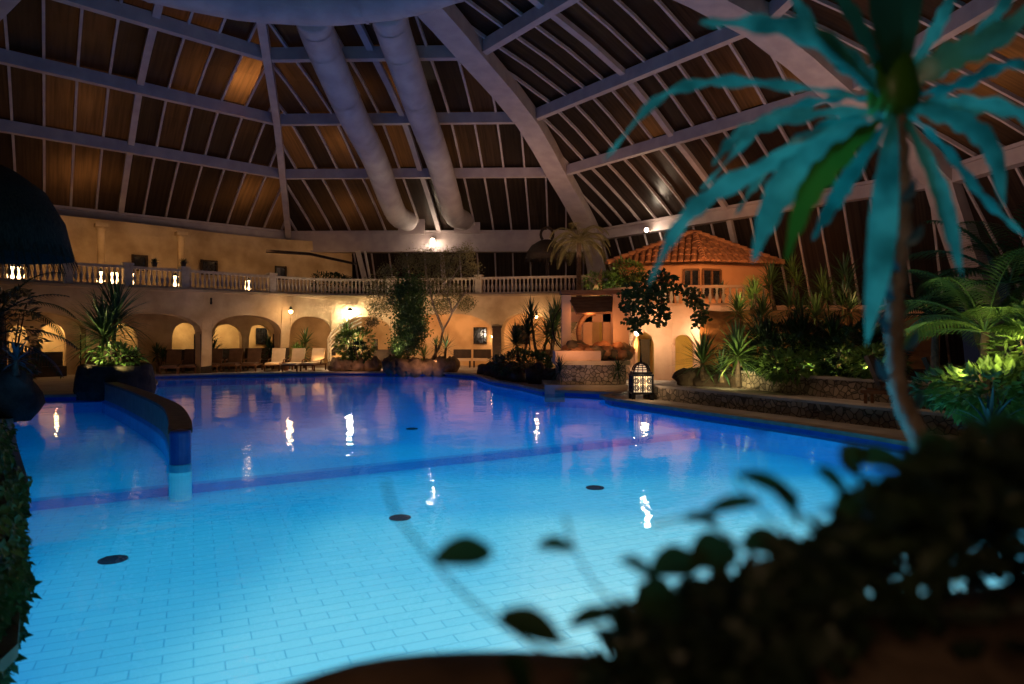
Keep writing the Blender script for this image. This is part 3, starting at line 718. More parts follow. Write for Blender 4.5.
# plants in arcade middle
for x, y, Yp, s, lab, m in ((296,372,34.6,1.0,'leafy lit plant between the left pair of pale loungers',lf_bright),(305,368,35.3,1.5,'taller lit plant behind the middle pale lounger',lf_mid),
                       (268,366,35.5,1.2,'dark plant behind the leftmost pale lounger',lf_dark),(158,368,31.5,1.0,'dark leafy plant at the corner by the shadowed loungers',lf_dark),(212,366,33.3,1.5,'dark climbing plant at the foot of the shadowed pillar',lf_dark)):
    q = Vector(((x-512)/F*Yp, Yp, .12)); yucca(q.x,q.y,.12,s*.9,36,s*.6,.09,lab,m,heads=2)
bush(*P(333,272,37.0)[:2], GZ,(1.3,.7,.6),1000,.2,'dark bush on the gallery floor at the end of the upper wall', lf_dark)
for x, lab in ((153,'small dark potted plant on the gallery rail left of the column'),(182,'dark potted plant on the gallery pier below the middle column')):
    s = spx(x); p = gp(s,-.15,GZ+.92+(.08 if x == 182 else 0)); t = thing('potted_plant', p, lab, 'plant')
    MB().lathe([(.09,0),(.13,.18),(.12,.19),(.02,.17)], p, 12).build('pot', darkwood, t)
    b = MB()
    for i in range(60): b.blade(p+Vector((0,0,.16)), Vector((R.uniform(-1,1),R.uniform(-1,1),R.uniform(.1,1.3))), .28, .035, .8, 3)
    b.build('foliage', lf_dark, t)

# ------------------------------------------------------------------ furniture by the arcade
def lounger(cream=cream):
    t = thing('sun_lounger', (0,0,0), 'x', 'sun lounger', 'sun loungers along the arcade')
    # foot towards -Y, back raised at +Y
    MB().box((0,-.25,.36),(.62,1.25,.10)).build('seat_cushion', cream, t)
    b = MB(); b.add([(-.31,.32,.33),(.31,.32,.33),(.31,.62,1.08),(-.31,.62,1.08),(-.31,.40,.31),(.31,.40,.31),(.31,.70,1.05),(-.31,.70,1.05)],[(0,1,2,3),(5,4,7,6),(0,4,5,1),(3,2,6,7),(0,3,7,4),(1,5,6,2)]); b.build('backrest', cream, t)
    b = MB(); b.sweep([(-.34,-.9,.3),(-.34,.75,.3)], .05,.07); b.sweep([(.34,-.9,.3),(.34,.75,.3)], .05,.07); b.sweep([(-.34,-.88,.3),(.34,-.88,.3)], .05,.07); b.build('frame', woodm, t)
    for x in (-.34,.34):
        for y in (-.8,.65): MB().sweep([(x,y,0),(x,y,.3)], .06,.06, side=(1,0,0)).build('leg', woodm, t)
    for x in (-.36,.36): MB().sweep([(x,-.1,.3),(x,0,.52),(x,.45,.56)], .05,.04, side=(1,0,0)).build('armrest', woodm, t)
    return t
L0 = lounger(); L1 = lounger(mat('shaded_fabric', (.16,.09,.055), (.11,.06,.04), scale=3, rough=.85))  # second copy has the shade put into a darker fabric colour
ll = [(276,33.3,.1,'pale lit sun lounger, the leftmost of the three beside the pillar'),(295,33.0,0,'pale lit sun lounger, brightest in the middle of the three'),(314,33.4,-.1,'pale lit sun lounger beside the curved stair'),
      (252,33.2,.15,'shadowed lounger just left of the three pale ones'),(233,32.9,.15,'shadowed lounger in front of the second lit niche'),(190,31.6,.3,'shadowed lounger in front of the first lit niche'),(172,31.0,.3,'shadowed lounger farthest left beyond the pool'),(213,32.4,.2,'shadowed lounger at the foot of the dark pillar')]
for i, (x, Y, rz, lab) in enumerate(ll):
    o = L0 if i == 0 else L1 if i == 3 else copy_tree(L0 if i < 3 else L1); o.location = ((x-512)/F*Y, Y, .12); o.rotation_euler.z = rz; o['label'] = lab
t = thing('plant_pot', P(286,372,33.4), 'small terracotta pot between two pale loungers', 'pot'); p = Vector(((286-512)/F*33.4,33.4,.12)); ORG[t.name] = p; t.location = p
MB().lathe([(.12,0),(.17,.3),(.2,.34),(.2,.4),(.16,.4),(.02,.36)], p, 14).build('pot_body', terracotta, t)
# curved stair with white rails
sc = Vector((-8.6,35.2,.12)); t = thing('curved_stair', sc, 'small curved stair with pale parallel rails beside the pale loungers', 'stair')
def stp(a, r, z): return Vector((sc.x+1.3+r*math.cos(a), sc.y+.2-r*math.sin(a)*.6, z))
for i in range(8):
    a = math.pi*(1.0-i*.06); b = MB(); a2 = a-.06*math.pi; z = .12+.17*(i+1)
    b.add([stp(a,1.3,.12),stp(a,2.2,.12),stp(a2,2.2,.12),stp(a2,1.3,.12),stp(a,1.3,z),stp(a,2.2,z),stp(a2,2.2,z),stp(a2,1.3,z)],[(0,1,2,3),(4,7,6,5),(0,4,5,1),(1,5,6,2),(2,6,7,3),(3,7,4,0)]); b.build('step', plaster, t)
for j in range(5):
    MB().tube([stp(math.pi*(1.03-i*.05),2.22,.45+.2*j+.17*i*.85+.02*i) for i in range(11)], .035, 6).build('rail', whitem, t)
for i in (0,4,8): MB().tube([stp(math.pi*(1.03-i*.05),2.22,.12), stp(math.pi*(1.03-i*.05),2.22,1.35+.165*i)], .03, 6).build('rail_post', whitem, t)
# dark counter, benches, tall dark post
for x0, x1, lab in ((10,64,'long dark bench in front of the far-left lit niche'),(112,140,'dark bench behind the big palm planter'),(168,203,'dark bench in front of the first lit niche'),(212,243,'dark bench in front of the second lit niche'),(248,276,'dark bench below the arched dark window')):
    a_, b_ = spx(x0,2.6), spx(x1,2.6); t = thing('arcade_bench', gp((a_+b_)/2,2.6,.12), lab, 'bench', 'dark arcade benches')
    arched(a_, b_, 2.2, .6, .12, .55, []).build('seat', darkwood, t); arched(a_, b_, 2.8, .12, .12, 1.15, []).build('backrest', darkwood, t)
p = Vector(((384-512)/F*35.4,35.4,.12)); t = thing('dark_counter', p, 'dark wooden counter under the arcade left of the tall tree', 'counter')
MB().box(p+Vector((0,0,.45)), (1.0,.6,.9)).build('counter_body', darkwood, t); MB().box(p+Vector((0,0,.93)), (1.15,.7,.06)).build('counter_top', darkwood, t)
MB().box(p+Vector((-.45,.2,1.2)), (.12,.3,.6)).build('counter_upright', darkwood, t)
for x, lab in ((462,'long low cushioned bench under the arched grille window'),(482,'low cushioned bench beside the dark post'),(545,'low bench behind the dark spiky plants')):
    Yb = 36.3; p = Vector(((x-512)/F*Yb, Yb, .12)); t = thing('bench', p, lab, 'bench')
    MB().box(p+Vector((0,0,.42)), (.95,.55,.12)).build('cushion', cream, t); MB().box(p+Vector((0,.3,.7)), (.95,.1,.5)).build('backrest', darkwood, t)
    for dx in (-.42,.42): MB().box(p+Vector((dx,0,.18)), (.07,.5,.36)).build('leg', darkwood, t)
p = Vector(((497-512)/F*34.6,34.6,.12)); t = thing('dark_post', p, 'tall narrow dark panelled post in front of the arcade pillar', 'post')
MB().box(p+Vector((0,0,1.05)), (.42,.3,2.1)).build('post_body', darkwood, t); MB().box(p+Vector((0,0,2.13)), (.5,.38,.08)).build('post_cap', darkwood, t)

# lamps of the arcade (fixture + light)
def lamp(p, lab, power, col=WARM, r=.09, m=glow_warm, name='wall_lamp', hang=.25):
    p = Vector(p); t = thing(name, p, lab, 'lamp')
    MB().blob(p, (r,r,r*1.2), amp=0, nu=12, nv=8).build('bulb', m, t, smooth=True)
    MB().lathe([(.02,hang),(.05,hang-.02),(r*.8,r*1.5),(r*1.15,r*.6),(r*.9,r*.55),(.02,r*1.2)], p, 12).build('lamp_hood', black, t)
    if power: light('POINT', p+Vector((0,-.3,-.15)), col, power, .08)
    return t
lamp(gp(spx(283),-.75,3.02), 'small hanging lamp glowing on the arcade pillar above the loungers', 26, WARM2)
lamp(gp(spx(352),-.6,3.0), 'very bright greenish-white lamp on the arcade fascia', 32, (1,.9,.5), .13, glow_white)
lamp(gp(spx(205),-.6,3.3), 'small dark unlit lamp on the fascia above the shadowed pillar', 0, r=.05, m=black)
lamp(gp(spx(538),-.4,2.75), 'tiny bright lamp under the gallery beside the spiky plants', 30, WARM2, .06)
lamp(gp(spx(478),2.95,1.75), 'small glowing candle lamp in the arched grille window', 4, WARM, .08)
for i, x in enumerate((20,52,124,186,227,261)):
    light('AREA', gp(spx(x,3.9),3.65,2.3), (1,.66,.30), 13, .4, to=gp(spx(x,4.6),4.6,1.5))
light('POINT', gp(spx(52,3.9),3.2,2.0), (1,.6,.25), 14, .05)
for x, pw_ in ((50,7),(300,9),(330,7),(372,22),(430,38),(462,36),(515,55),(545,32)):
    light('AREA', gp(spx(x,1.8),.75,2.9), ORANGE if x > 400 else WARM, pw_*.8, .9, to=gp(spx(x,3.2),3.2,1.4))
for x, e in ((170,25),(200,20),(235,30),(268,50),(287,110),(300,110),(318,80),(375,60),(470,50)): light('SPOT', gp(spx(x),-1.0,3.4), WARM2, e, .15, to=gp(spx(x),-1.6,.1), spot=95)  # spots without fixtures, added to brighten deck and loungers
# gallery floor lanterns: bright spots behind the balusters
for i, (x, lab) in enumerate(((12,'bright lantern behind the balusters at the far left of the gallery'),(20,'second bright lantern behind the far-left balusters'),(101,'bright floor lantern at the foot of the first gallery column'),(115,'pale glowing lantern behind the balusters near the first column'),
                 (132,'glowing lantern behind the balusters under the first square window'),(176,'small glowing lantern behind the balusters at the middle column'),(249,'bright glowing lantern behind the balusters left of the ring post'))):
    p = gp(spx(x,.5),.55,GZ); t = thing('floor_lantern', p, lab, 'lantern')
    MB().lathe([(.13,.05),(.16,.3),(.13,.6),(.1,.62)], p, 12).build('lantern_glass', glow_soft, t, smooth=True)
    MB().lathe([(.15,0),(.15,.05),(.13,.06)], p, 12).build('lantern_base', black, t); MB().lathe([(.14,.62),(.05,.72),(.01,.78)], p, 12).build('lantern_cap', black, t)
    light('POINT', p+Vector((0,0,.95)), WARM2, 4, .3)
for x in (40,75,130,165,215,255,300,330): light('AREA', gp(spx(x,3.0),2.2,6.3), WARM, 5, .8, to=gp(spx(x,4.6),4.6,5.0))
# front washes on fascia: unseen area lights added over the deck
for x, e in ((30,10),(85,10),(150,14),(206,15),(250,19),(320,26),(380,50),(450,48),(505,42),(545,38)):
    q = gp(spx(x),-1.7,.6); light('AREA', q, (1,.54,.20) if x < 380 else (1,.56,.26), e*.55, 1.2, to=gp(spx(x),0,3.5), sizey=.5)

# ------------------------------------------------------------------ rock fountain with frame (x 545-630)
FX = 2.6
t = thing('rock_fountain', P(590,395,22.0), 'pink plastered rock fountain frame with brown beam at the pool edge', 'fountain'); ORG[t.name] = Vector(t.location)
def qbox(x0,x1,y0,y1,Y,d): # box from image extents at its own depth
    a, c_ = P(x0,y0,Y), P(x1,y1,Y); return MB().box(((a.x+c_.x)/2, Y+d/2, (a.z+c_.z)/2), (abs(c_.x-a.x), d, abs(a.z-c_.z)))
qbox(545,628,385,402,22.0,3.0).build('basin_base', mat('stucco_grey', (.40,.33,.28),(.3,.25,.21),scale=2,rough=.8), t)
MBs = MB(); a, c_ = P(560,363,22.2), P(626,386,22.2); MBs.box(((a.x+c_.x)/2,23.4,(a.z+c_.z)/2),(c_.x-a.x,2.4,a.z-c_.z)).build('stone_plinth', fieldstone, t)
qbox(555,601,351,363,22.1,1.2).build('plaster_ledge', plaster_pink, t)
qbox(556,630,361,365,22.05,2.6).build('ledge_slab', plaster, t)
qbox(562,571,295,352,23.4,.35).build('pillar', plaster_pink, t); qbox(613,629,291,356,23.4,.5).build('pillar', plaster_pink, t)
qbox(583,592,312,352,24.6,.2).build('back_panel', plaster_pink, t); qbox(603,616,312,352,24.6,.2).build('back_panel', plaster_pink, t); qbox(568,616,312,322,24.6,.2).build('back_lintel', plaster_pink, t)
qbox(561,630,290,294,23.3,.8).build('top_lintel', woodm, t)
# sloping brown canopy
b = MB(); a = P(568,297,23.5); e = P(613,296,23.5); b.add([a, e, e+Vector((-.1,-.5,-.55)), a+Vector((.25,-.5,-.55)), a+Vector((0,.1,0)), e+Vector((0,.1,0)), e+Vector((-.1,-.42,-.62)), a+Vector((.25,-.42,-.62))],[(0,1,2,3),(4,7,6,5),(3,2,6,7),(0,4,5,1),(0,3,7,4),(1,5,6,2)])
b.build('canopy', woodm, t)
b = MB(); cc = P(593,333,23.7)
b.tube([cc+Vector((.5*math.cos(q*.2),0,.68*math.sin(q*.2))) for q in range(7,25)], .09, 10).build('hoop', woodm, t, smooth=True)
for i in range(26):
    x = 566+62*(i%13)/12+R.uniform(-2,2); Yr = 22.6+.6*(i//13)+R.uniform(0,.3); p = P(x, 356-5*(i//13)+R.uniform(-5,2), Yr); k = R.uniform(.17,.30)
    MB().blob(p, (k*1.1,k,k*.8), 200+i, .25, 1.5, 10, 7).build('rock', terracotta if i % 3 else rockm, t, smooth=True)
qbox(604,612,333,352,25.3,.1).build('glow_niche', plaster_yel, t)
wl(P(606,328,25.0), (1,.7,.2), 14, .1); wl(P(590,318,23.0), ORANGE, 26, .1); wl(P(575,340,21.4), (1,.5,.22), 26, .15)
wl(P(615,330,22.6), ORANGE, 20, .1); wl(P(600,372,21.0), (1,.5,.22), 12, .1)
for x, lab in ((560,'dark drooping grass on the left corner of the fountain base'),(618,'dark leafy plant hanging at the right of the fountain rocks')):
    q = P(x, 377, 21.7); yucca(q.x,q.y,q.z-.1,.3,50,.6,.04,lab,lf_dark,trunk=False,droop=1.6,name='grass_tuft')
# metal arc on the left of the fountain
b = MB(); cc = P(574,328,24.2); b.tube([cc+Vector((-.75*math.sin(q*.15+.1), 0, .9*math.cos(q*.15+.1))) for q in range(0,20)], .025, 6)
o = b.build('metal_hoop', black, None, origin=cc); tag(o, 'thin dark metal hoop at the left of the fountain frame', 'hoop')
# pink curved stair side between gallery end and fountain
b = MB(); 
for q in range(14):
    u = q/13; a = P(558+44*u, 352-84*u**1.3, 30.5); b.v += [a, Vector((a.x,a.y,.12)), a+Vector((0,.3,0)), Vector((a.x,a.y+.3,.12))]
for q in range(13): b.f += [(q*4,q*4+4,q*4+5,q*4+1),(q*4,q*4+2,q*4+6,q*4+4),(q*4+2,q*4+3,q*4+7,q*4+6)]
struct(b.build('wall_stair', plaster_pink))
wl(P(590,310,28.5), ORANGE, 30, .1)

# far palm beside parasol
q = P(579,300,32.0); palm(q.x,q.y,.12,P(579,243,32).z-.12,30,1.9,'far palm with drooping fronds at the end of the gallery', lf_olive, droop=2.6, ll=.42)
for x, y, Yp, lab, m, s in ((603,282,30.5,'bright green bush spilling over the pink wall near the far palm',lf_bright,.9),(628,270,29.6,'leafy green plant left of the tiled roof house',lf_bright,.8),(640,284,29,'dark plant at the left corner of the tiled house',lf_dark,.8),(618,284,30,'green plant on the pink wall above the fountain',lf_mid,.7)):
    p = P(x,y+12,Yp); bush(p.x,p.y,p.z,(s*.9,.6,s*.55),420,.2,lab,m)
light('SPOT', P(612,300,29.2), (.9,.85,.4), 60, .06, to=P(608,268,30.5), spot=120)

# ------------------------------------------------------------------ terrace and tiled roof house
def poly_wall(path, z0, z1, th, m, name, ops=(), parent=None):
    """straight-segment wall with arched openings at arc-length (s0,s1,spring,crown)"""
    pts = [Vector((x,y,0)) for x,y in path]; S = [0]
    for a, c_ in zip(pts, pts[1:]): S.append(S[-1]+(c_-a).length)
    def at(s, off):
        i = 0
        while i < len(pts)-2 and s > S[i+1]: i += 1
        d = (pts[i+1]-pts[i]).normalized(); p = pts[i]+d*(s-S[i]); return Vector((p.x-d.y*off, p.y+d.x*off, 0))
    ss = [(S[-1]*i/120, None) for i in range(121)]
    for o in ops: ss += [(o[0],-1),(o[0]+1e-4,1),(o[1]-1e-4,1),(o[1],-1)]
    ss.sort(key=lambda q: q[0]); b = MB(); prev = None
    for s, fl in ss:
        zb = z0
        for o in ops:
            if o[0] < s < o[1] and fl != -1:
                u = (s-(o[0]+o[1])/2)/((o[1]-o[0])/2); zb = o[2]+(o[3]-o[2])*math.sqrt(max(0,1-u*u))
        f0, k0 = at(s,0), at(s,th); o_ = len(b.v)
        b.v += [Vector((f0.x,f0.y,zb)), Vector((f0.x,f0.y,z1)), Vector((k0.x,k0.y,zb)), Vector((k0.x,k0.y,z1))]
        if prev is not None:
            a = prev; b.f += [(a,o_,o_+1,a+1),(a+2,a+3,o_+3,o_+2),(a,a+2,o_+2,o_),(a+1,o_+1,o_+3,a+3)]
        prev = o_
    return b.build(name, m, parent)
TZ = 3.03; ty = 26.5
tp = [(3.9,28.4),(4.7,27.2),(6.2,26.4),(8.0,26.1),(10.0,26.3),(12.2,26.4),(15.5,25.5)]
def sx(px):  # arc length on tp where px projects
    S = 0; best = (1e9,0)
    for (x0,y0),(x1,y1) in zip(tp,tp[1:]):
        L_ = math.hypot(x1-x0,y1-y0)
        for i in range(101):
            x = x0+(x1-x0)*i/100; y = y0+(y1-y0)*i/100; e = abs(512+F*x/y-px)
            if e < best[0]: best = (e, S+L_*i/100)
        S += L_
    return best[1]
tops = [(sx(631),sx(654),1.5,2.0),(sx(672),sx(694),1.4,1.9),(sx(704),sx(740),1.2,2.0)]
struct(poly_wall(tp, .12, TZ, .5, plaster_pink, 'wall_terrace', tops))
struct(poly_wall([(3.9,30.5),(6,29.6),(10,29.2),(15,28.8)], .12, TZ-.2, .2, plaster_yel, 'wall_terrace_back'))
struct(flat([(x,y-.05) for x,y in tp]+[(18,31),(4.2,33)], TZ).build('floor_terrace', plaster_pink)); 
b = flat([(x,y+.05) for x,y in tp]+[(18,31),(4.2,33)], TZ-.2); b.f = [tuple(reversed(f)) for f in b.f]; struct(b.build('ceiling_terrace', plaster_yel))
for x in (641,683,722): wl(P(x,345,27.4), (1,.60,.18), 36, .1)
for x, Yd, lab in ((645,28.9,'dark narrow doorway panel inside the first yellow arch'),(661,28.8,'dark narrow panel between the yellow arches')):
    p = P(x,372,Yd); p.z = .12; t = thing('dark_cupboard', p, lab, 'cupboard'); MB().box(p+Vector((0,0,.75)), (.38,.15,1.5)).build('door_panel', darkwood, t); MB().box(p+Vector((0,0,1.54)), (.46,.2,.08)).build('top_board', darkwood, t)
# balustrade of terrace
t = thing('balustrade', (tp[1][0],tp[1][1],TZ), 'short stone balustrade in front of the tiled roof house', 'balustrade', 'terrace balustrade')
pth = [Vector((x,y+.15,0)) for x,y in tp[:5]]; cp = catmull(pth, 60)
MB().sweep([Vector((p.x,p.y,TZ+.04)) for p in cp], .22,.08).build('base_rail', plaster_pink, t); MB().sweep([Vector((p.x,p.y,TZ+.72)) for p in cp], .24,.1).build('handrail', plaster_pink, t)
for q in range(30):
    o = baluster(t, cp[q*2], TZ+.06); o.scale = (1.05,1.05,.86)
# house
HC = Vector((8.2,30.3)); rf = [(-3.95,.2),(-.0,-1.1),(3.95,.2),(2.6,3),(-2.6,3)]
t = thing('tiled_roof_house', (HC.x,HC.y,TZ), 'small orange house with a terracotta tiled hip roof', 'house')
EV = 5.02; AP = Vector((HC.x,HC.y+.5,6.45))
def barrels(b, a, c_, ap, w=.26):
    d = (c_-a); L_ = d.length; d.normalize(); tproj = (ap-a).dot(d)/L_; footp = a+d*(ap-a).dot(d); up = (ap-footp); n = int(L_/w)
    nr = d.cross(up).normalized()
    if nr.z < 0: nr = -nr
    for i in range(n):
        u0 = (i+.5)/n; hmax = min(u0/max(tproj,.01), (1-u0)/max(1-tproj,.01)); hmax = min(1,hmax)
        if hmax*up.length < .15: continue
        m_ = max(1, int(hmax*up.length/.38)); p = a+d*(L_*u0)
        for j in range(m_):
            h0, h1 = hmax*j/m_, hmax*(j+1)/m_; o = len(b.v)
            for hh, rr, lf in ((h0-.02,.125,.05),(h1,.10,.0)):
                for k_ in range(5):
                    an = math.pi*k_/4; b.v.append(p+up*hh+nr*lf+d*(-math.cos(an)*rr)+nr*(math.sin(an)*rr))
            for k_ in range(4): b.f.append((o+k_,o+k_+1,o+6+k_,o+5+k_))
            b.f.append((o+4,o+3,o+2,o+1,o))
evs = [Vector((HC.x+x,HC.y+y,EV)) for x,y in rf]
b = MB()
for i in range(5): b.add([evs[i],evs[(i+1)%5],AP],[(0,1,2)])
b.add([v-Vector((0,0,.08)) for v in evs],[(4,3,2,1,0)])
b.build('roof_slab', woodm, t); b = MB()
for i in (0,1,2,4): barrels(b, evs[i], evs[(i+1)%5], AP)
b.build('roof_tiles', terracotta, t)
for i in (0,1,2):
    b = MB(); m_ = 12
    for j in range(m_): b.tube([evs[i].lerp(AP,j/m_)+Vector((0,0,.10)), evs[i].lerp(AP,(j+1.1)/m_)+Vector((0,0,.07))], [.13,.10], 8)
    b.build('ridge_tiles', terracotta, t)
whl = [(x*.86,y*.8+.25) for x,y in rf]; wp = [Vector((HC.x+x,HC.y+y,0)) for x,y in whl]
b = MB()
for i in range(5):
    a, c_ = wp[i], wp[(i+1)%5]; b.add([(a.x,a.y,TZ),(c_.x,c_.y,TZ),(c_.x,c_.y,EV+.05),(a.x,a.y,EV+.05)],[(0,1,2,3)])
orange_pl = mat('orange_plaster', (.66,.33,.16), (.56,.27,.12), scale=1, rough=.9, bump=.2)
b.build('house_wall', orange_pl, t)
def house_window(i, u0, u1, z0, z1, parent):
    a, c_ = wp[i], wp[(i+1)%5]; d = (c_-a).normalized(); n = Vector((d.y,-d.x,0)); p0 = a.lerp(c_,u0)+n*.03; p1 = a.lerp(c_,u1)+n*.03
    b = MB(); b.add([(p0.x,p0.y,z0),(p1.x,p1.y,z0),(p1.x,p1.y,z1),(p0.x,p0.y,z1)],[(0,1,2,3)]); w_ = b.build('window', glassdark, parent)
    b = MB(); m_ = (p0+p1)/2
    for q in (p0,m_,p1): b.sweep([Vector((q.x,q.y,z0))+n*.03, Vector((q.x,q.y,z1))+n*.03], .08,.08, side=d)
    for z in (z0,z1): b.sweep([Vector((p0.x,p0.y,z))+n*.03, Vector((p1.x,p1.y,z))+n*.03], .08,.08)
    b.build('window_frame', woodm, w_)
house_window(0,.80,.98,3.5,4.72,t); house_window(1,.02,.27,3.5,4.72,t); house_window(0,.50,.62,3.3,4.6,t)
a, c_ = wp[1], wp[2]; d = (c_-a).normalized(); n_ = Vector((d.y,-d.x,0)); b = MB(); cpt = a.lerp(c_,.72)+n_*.04
vs = [cpt-d*.45+Vector((0,0,3.4)), cpt+d*.45+Vector((0,0,3.4))]+[cpt+d*.45*math.cos(q*math.pi/10)+Vector((0,0,4.1+.45*math.sin(q*math.pi/10))) for q in range(11)]
b.add(vs,[tuple(range(len(vs)))]); b.build('arched_shutter', plaster_yel, t)
for q, e in ((P(668,283,27.4),22),(P(716,283,27.4),30),(P(752,282,27.6),30),(P(640,285,27.9),12)): wl(q, ORANGE, e, .1)
wl(P(672,242,26.0), (1,.5,.2), 90, .1, -.3); wl(P(735,240,26.0), (1,.5,.2), 120, .1, -.3)
light('SPOT', P(700,330,24.2), ORANGE, 80, .2, to=P(700,290,29), spot=120)
light('SPOT', P(640,325,25.2), (1,.72,.4), 50, .1, to=P(650,325,27), spot=120)
for x,y,Y,lab in ((637,333,26.0,'bright small lamp at the top of the first yellow arch'),(703,331,25.7,'bright small lamp above the spiky plant below the house')):
    lamp(P(x,y,Y), lab, 22, WARM2, .08, glow_white)
# dark rope-like hanging plants: clusters of big rounded leaves in front of the terrace
def fig(cl, lab, Y):
    p = P(cl[0][0], cl[0][1], Y); t = thing('hanging_branch', p, lab, 'branch'); b = MB(); s = MB()
    for x, y, r in cl:
        cpt = P(x,y,Y)
        for i in range(int(60*r/8)):
            u = Vector((R.uniform(-1,1),R.uniform(-.6,.6),R.uniform(-1.2,1.2)))*r/F*Y
            b.leaf(cpt+u, Vector((R.uniform(-1,1),R.uniform(-.5,.1),R.uniform(-1,.4))), Vector((0,-1,.3)), .17, .12)
    pts = [P(x,y,Y) for x,y,r in cl]; s.tube(pts if len(pts) > 1 else [pts[0], pts[0]+Vector((0,0,.4))], .02, 5)
    b.build('foliage', lf_dark, t); s.build('stem', bark, t)
fig([(632,290,7),(628,300,8),(630,313,8),(634,325,6)], 'dark hanging branch of round leaves left of the terrace balustrade', 22.5)
fig([(648,288,8),(645,302,8),(647,315,7)], 'dark hanging branch of round leaves beside the first hanging branch', 22.8)
fig([(660,293,7),(662,308,6),(661,317,7)], 'short dark hanging branch of round leaves in front of the terrace wall', 23)
fig([(690,296,7),(697,300,6)], 'dark round-leaved branch across the terrace balustrade', 23.5)
fig([(702,312,7),(698,320,6)], 'dark round-leaved tuft hanging below the terrace balustrade', 23.5)
fig([(655,280,9),(672,284,8)], 'dark leafy branch over the left part of the balustrade', 23.5)
for x,y,Yp,h,lab in ((673,290,27.2,.5,'potted spiky plant on the terrace left of the house window'),(722,290,27.3,.5,'potted spiky plant on the terrace right of the house window'),(663,294,27.2,.3,'low spiky plant on the terrace near the dark door')):
    p = P(x,y,Yp); p.z = TZ; yucca(p.x,p.y,TZ,h*1.3,26,.5,.06,lab,lf_dark)

# ------------------------------------------------------------------ Moroccan lantern
p = Gd(641,399); t = thing('moroccan_lantern', p, 'ornate domed metal lantern glowing on the pool corner', 'lantern')
hx = .30
for sx_ in (-1,1):
    for sy_ in (-1,1): MB().box(p+Vector((sx_*hx*.85,sy_*hx*.85,.09)), (.09,.09,.18)).build('foot', black, t)
for z, e in ((.18,1.0),(.68,1.0),(.74,.9)):
    MB().box(p+Vector((0,0,z)), (hx*2*e,hx*2*e,.05)).build('tray', black, t)
MB().box(p+Vector((0,0,.43)), (hx*1.6,hx*1.6,.44)).build('lantern_glass', mat('lantern_glow', (1,.85,.6), (.9,.6,.3), scale=14, emit=(1,.74,.45), es=.55), t)
b = MB()
for sd in range(4):
    M_ = Matrix.Rotation(sd*math.pi/2, 3, 'Z')
    for i in range(9):
        x = -hx*.9+hx*1.8*i/8; b.tube([p+M_@Vector((x,-hx*.92,.2)), p+M_@Vector((x,-hx*.92,.66))], .008 if i%4 else .022, 5)
    for cx in (-.18,0,.18):
        for cz in (.33,.52):
            for rr in (.075,.04): b.tube([p+M_@Vector((cx+rr*math.cos(q*math.pi/5), -hx*.92, cz+rr*math.sin(q*math.pi/5))) for q in range(11)], .012, 4, cap=False)
b.build('fretwork', black, t)
b = MB(); DR = .26
for i in range(12):
    a = math.pi*i/6; b.tube([p+Vector((DR*math.cos(q*.1571)*math.cos(a), DR*math.cos(q*.1571)*math.sin(a), .76+DR*1.05*math.sin(q*.1571))) for q in range(11)], .012, 4)
for q in range(1,6): b.tube([p+Vector((DR*math.cos(q*.26)*math.cos(a*.5236), DR*math.cos(q*.26)*math.sin(a*.5236), .76+DR*1.05*math.sin(q*.26))) for a in range(13)], .012, 4, cap=False)
b.build('dome_cage', black, t)
MB().blob(p+Vector((0,0,.80)), (.16,.16,.18), amp=0).build('dome_glass', mat('lantern_glow2', (.9,.6,.35), emit=(1,.6,.35), es=.8), t, smooth=True)
MB().tube([p+Vector((0,0,1.02)), p+Vector((0,0,1.14)), p+Vector((0,0,1.28))], [.03,.03,.008], 8).build('finial', black, t)
light('POINT', p+Vector((0,-.5,.5)), WARM2, 10, .1)

# ------------------------------------------------------------------ right side terraces
def spath(pts, n=40): return catmull([Vector((x,y,0)) for x,y in pts], n)
T1 = spath([(3.9,19.6),(4.9,17.9),(6.0,16.0),(7.3,13.7),(8.3,12.2),(10,9.8),(11.2,7)])
T2 = spath([(6.6,19.2),(7.4,17.2),(8.6,15.2),(9.8,13.4),(11.6,11),(13,8)])
T0 = spath([(5.2,21.6),(5.6,20.0),(6.5,18.6),(7.2,17.6)])
struct(wallsweep(T1, .35, .12, .46).build('wall_tier_lower', fieldstone)); struct(wallsweep(T1, .42, .46, .52).build('trim_20', deckm))
struct(wallsweep(T2, .35, .3, .86).build('wall_tier_upper', fieldstone)); struct(wallsweep(T2, .42, .86, .92).build('trim_21', deckm))
struct(flat([(p.x,p.y) for p in T1]+[(24,7),(24,24),(6,24)], .42).build('floor_bed_lower', deckm))
struct(flat([(p.x,p.y) for p in T2]+[(24,8),(24,25),(8,25)], .80).build('floor_bed_upper', soil))
# dark rock bank under the yuccas
t = thing('rock_mound', (6.0,19.4,.4), 'dark rock bank under the spiky plants right of the lantern', 'rock')
for i in range(9):
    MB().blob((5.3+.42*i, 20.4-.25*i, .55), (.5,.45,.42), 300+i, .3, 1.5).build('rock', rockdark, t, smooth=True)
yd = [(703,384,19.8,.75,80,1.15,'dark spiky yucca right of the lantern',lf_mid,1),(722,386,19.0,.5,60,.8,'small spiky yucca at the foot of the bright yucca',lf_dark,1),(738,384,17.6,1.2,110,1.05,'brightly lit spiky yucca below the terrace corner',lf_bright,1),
      (765,382,19.2,1.3,70,1.1,'dark spiky yucca right of the bright yucca',lf_dark,2),(800,380,19.0,1.5,70,1.1,'tall dark yucca in the middle of the right-hand bed',lf_dark,2),(838,378,18.0,1.4,70,1.0,'dark yucca behind the hanging teal leaf',lf_dark,2),(872,376,17.0,1.2,60,1.0,'dark spiky plant left of the near trunk',lf_dark,2)]
